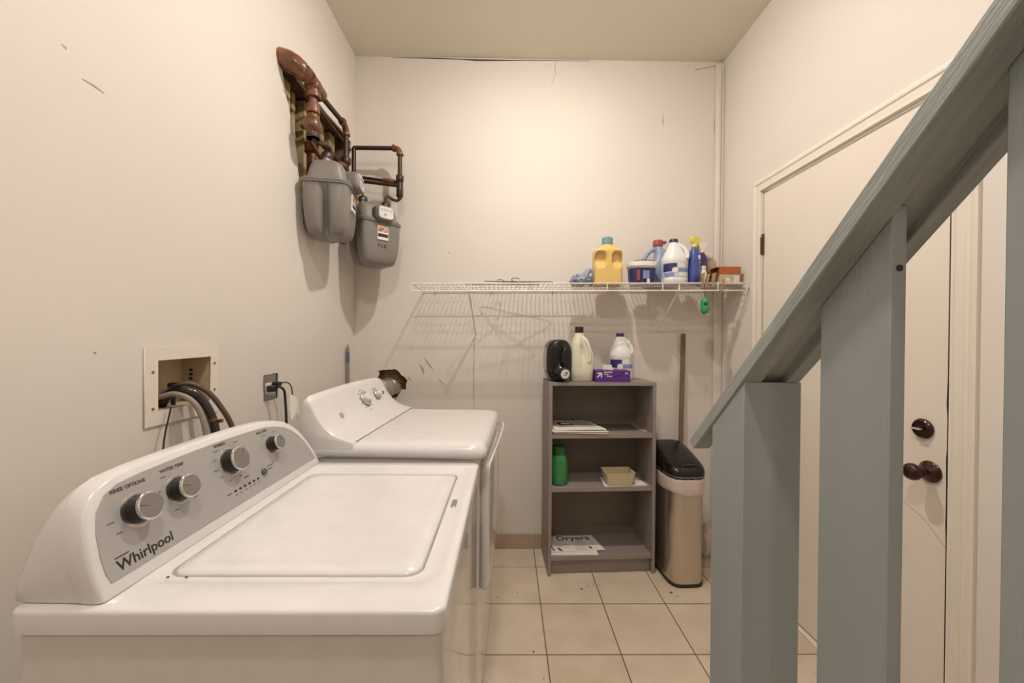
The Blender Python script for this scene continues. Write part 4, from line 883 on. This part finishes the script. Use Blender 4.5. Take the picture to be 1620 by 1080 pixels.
sheet('folded leaflet under the beige paper tray on the middle shelf', [(.318, .012), (.566, .020), (.55, .15), (.33, .15)], SZ2+.0002, 'paper', 'leaflet', seed=9, th=.0035, warp=.0, cat='leaflet')
# manual on the bottom shelf
ml = sheet('loose paper under the dryer manual on the bottom shelf', [(.020, .022), (.285, .004), (.29, .16), (.02, .17)], SZ3+.0003, 'paper', seed=6, th=.0015, warp=.003)
mn = sheet('dryer manual with the title Dryers lying on the bottom shelf', [(.022, .040), (.335, .052), (.300, .215), (.022, .215)], SZ3+.0055, 'paper', 'manual', seed=11, th=.003, warp=.0, cat='manual')
Rz = BR.to_3x3(); bx = Rz @ Vector((1, .03, 0)); by = Rz @ Vector((-.08, 1, 0))
text('title_lettering', 'Dryers', bk(.078, .160, SZ3+.0087), bx, by, .070, 'ink_dark', mn, bold=.0006, sx=1)
bm = BM()
rnd = random.Random(3)
for col_ in range(2):
    for rw in range(11):
        if col_ == 0 and rw > 7: continue
        x0 = .055+.115*col_; y = .148-rw*.0095; p = [BR @ Vector(q) for q in ((x0, y, SZ3+.0086), (x0+rnd.uniform(.05, .095), y+.001, SZ3+.0086))]; tube(bm, p, .0006, 4)
obj('text_lines', bm, 'ink', mn)
quad('dark_stub', [(.255, .068), (.270, .066), (.262, .086), (.248, .088)], SZ3+.0086, 'ink_dark', mn); quad('pen_picture', [(.075, .048), (.095, .048), (.078, .080), (.064, .080)], SZ3+.0086, 'ink', mn); quad('pen_picture', [(.040, .048), (.050, .048), (.036, .105), (.028, .105)], SZ3+.0086, 'ink', mn)
bm = BM(); p = BR @ Vector((.268, .172, SZ3+.0088)); sphere(bm, p, .007, .009, .0005, 12, 6); tube(bm, [p, BR @ Vector((.285, .11, SZ3+.0088))], .0007, 4); obj('dark_spot', bm, 'ink_dark', mn)

# ---------------------------------------------------------------- trash can
TC = thing('trash_can', 'brushed steel trash can with a black lid and white liner beside the bookcase', 'trash can', (.965, 2.185, 0), math.radians(3))
def tr(z, a, b, n=4): return sring(z, a, b, n, 0, 0, 56)
bm = BM(); loft(bm, [tr(0, .094, .146), tr(.003, .098, .150), tr(.016, .099, .151), tr(.018, .096, .148)]); obj('base_ring', bm, 'blackmatte', TC)
bm = BM(); loft(bm, [tr(.017, .0945, .1465), tr(.45, .0955, .1475), tr(.566, .096, .148)]); obj('steel_body', bm, 'steel', TC, angle=60)
bm = BM(); rings = []
for k, (z, g) in enumerate(((.490, .000), (.500, .004), (.53, .003), (.56, .005), (.578, .003), (.582, -.004))):
    rg = []
    for i, (x, y, zz) in enumerate(tr(z, .0985+g, .1505+g)):
        a = 2*PI*i/56; f = .0018*math.sin(a*17+k*1.3)+.0015*math.sin(a*29+k*2.1); drop = (.007*math.sin(a*2+.6)+.004*math.sin(a*5+1)) if k < 2 else 0
        L = math.hypot(x, y); rg.append((x*(1+f/L), y*(1+f/L), zz+drop))
    rings.append(rg)
loft(bm, rings, True, True); obj('bin_liner', bm, 'liner', TC, angle=80)
bm = BM()
def lr(z, a, b, sl): return [(x, y, z+(y+.15)/.3*sl) for x, y, _ in tr(0, a, b, 4)]
loft(bm, [lr(.572, .098, .150, .0), lr(.576, .103, .155, .0), lr(.586, .104, .156, .004), lr(.590, .1025, .1545, .008), lr(.594, .104, .156, .012), lr(.606, .104, .156, .050), lr(.618, .100, .152, .078), lr(.626, .090, .142, .090), lr(.630, .065, .11, .092), lr(.631, .03, .05, .092)])
obj('lid', bm, 'black', TC, angle=60)
bm = BM(); loft(bm, [lr(.585, .1045, .1565, .004), lr(.589, .1045, .1565, .005)]); obj('lid_rim', bm, 'galv', TC)
bm = BM(); sphere(bm, (.01, -.118, .640), .045, .010, .006, 16, 8); obj('lid_latch', bm, 'black', TC)
# wooden stick
bm = BM()
a, b = Vector((1.045, 2.345, 0)), Vector((1.093, 2.405, 1.352))
tube(bm, [a+Vector((0, 0, .002)), b-(b-a).normalized()*.004, b], [.0135, .0135, .011], 16)
tag(obj('wooden_stick', bm, 'wood'), 'brown wooden stick leaning on the back wall behind the trash can', 'stick')
# pale bundle behind the bin
bm = BM(); bmesh.ops.create_icosphere(bm, subdivisions=3, radius=1)
for v in bm.verts:
    p = v.co.copy(); n = noise.fractal(p*2.2, 1, 2, 4); v.co = Vector((p.x*.045*(1+.3*n), p.y*.035*(1+.3*n), .10+p.z*.10*(1+.25*n)))
mz = min(v.co.z for v in bm.verts)
for v in bm.verts: v.co.z -= mz
o = tag(obj('plastic_bag', bm, 'liner', angle=80), 'pale crumpled bag on the floor between trash can and railing post', 'bag'); o.location = (1.215, 2.33, 0.001)

# floor debris
bm = BM(); rnd = random.Random(12)
for x, y, s in ((.40, 2.03, .008), (.44, 2.05, .005), (.47, 2.07, .006), (.12, 1.62, .007), (.86, 2.0, .010), (.10, 2.34, .005), (.06, 2.0, .006), (.5, 2.06, .004), (.15, 1.49, .004), (.88, 1.97, .006), (.30, 2.01, .004)):
    sphere(bm, (x, y, .0012), s*rnd.uniform(.5, 1), s*rnd.uniform(.4, 1), .0012, 8, 5)
o = obj('floor_debris', bm, 'grit'); o['kind'] = 'stuff'; tag(o, 'scattered dark crumbs and grit on the tile floor', 'debris')

# ---------------------------------------------------------------- stair railing
Rl = tag(bpy.data.objects.new('stair_railing', None), 'blue grey painted wooden stair railing sloping up in the right foreground', 'railing'); COL.objects.link(Rl); Rl.location = (.40, .63, 0)
def rp_(o): o.matrix_parent_inverse = Matrix.Translation(Rl.location).inverted(); return o
SL = .954
bz = lambda y, b=.497: 1.31+b-SL*y      # underside of the cap
c0x = .364
def slope_post(x0, x1, y0, y1, zb, b, name):
    bm = BM(); v = [bm.verts.new((x, y, z)) for (y, z) in ((y0, zb), (y1, zb), (y1, bz(y1, b)-.0005), (y0, bz(y0, b)-.0005)) for x in (x0, x1)]
    for q in ((0, 1, 7, 6), (2, 4, 5, 3), (0, 6, 4, 2), (1, 3, 5, 7), (6, 7, 5, 4), (0, 2, 3, 1)): bm.faces.new([v[i] for i in q])
    return rp_(obj(name, bm, 'paint', Rl, bevel=.0012))
slope_post(.360, .448, .586, .676, .0, .497, 'end_post')
for y0, y1, zb in ((.390, .478, .45), (.212, .300, .60), (.035, .123, .75), (-.143, -.055, .95)):
    bl = slope_post(.3885, .4045, y0, y1, zb, .5115, 'baluster')
    if y0 > .3:
        bm = BM(); lathe(bm, [(.0035, 0), (.0035, .0006), (.0015, .0006)], 12, (.397, y0, 1.385), (0, -1, 0)); obj('screw', bm, 'ink_dark', bl)
# cap board with a groove along its underside
def sloped(bm, prof, y0, y1, cut=0):
    rings = []
    for y in (y0, y1): rings.append([(x, y+(cut*(b-.497)/.0285 if y == y1 else 0), 1.31+b-SL*(y+(cut*(b-.497)/.0285 if y == y1 else 0))) for x, b in prof])
    loft(bm, rings)
bm = BM(); sloped(bm, [(.357, .497), (.388, .497), (.388, .512), (.4255, .512), (.4255, .497), (.446, .497), (.446, .5255), (.357, .5255)], -.30, .738, .018); rp_(obj('handrail_cap', bm, 'paint_cap', Rl, bevel=.0018))
bm = BM(); sloped(bm, [(.405, -.60), (.43, -.60), (.43, -.40), (.405, -.40)], -.30, .70); rp_(obj('stringer', bm, 'paint', Rl, bevel=.002))
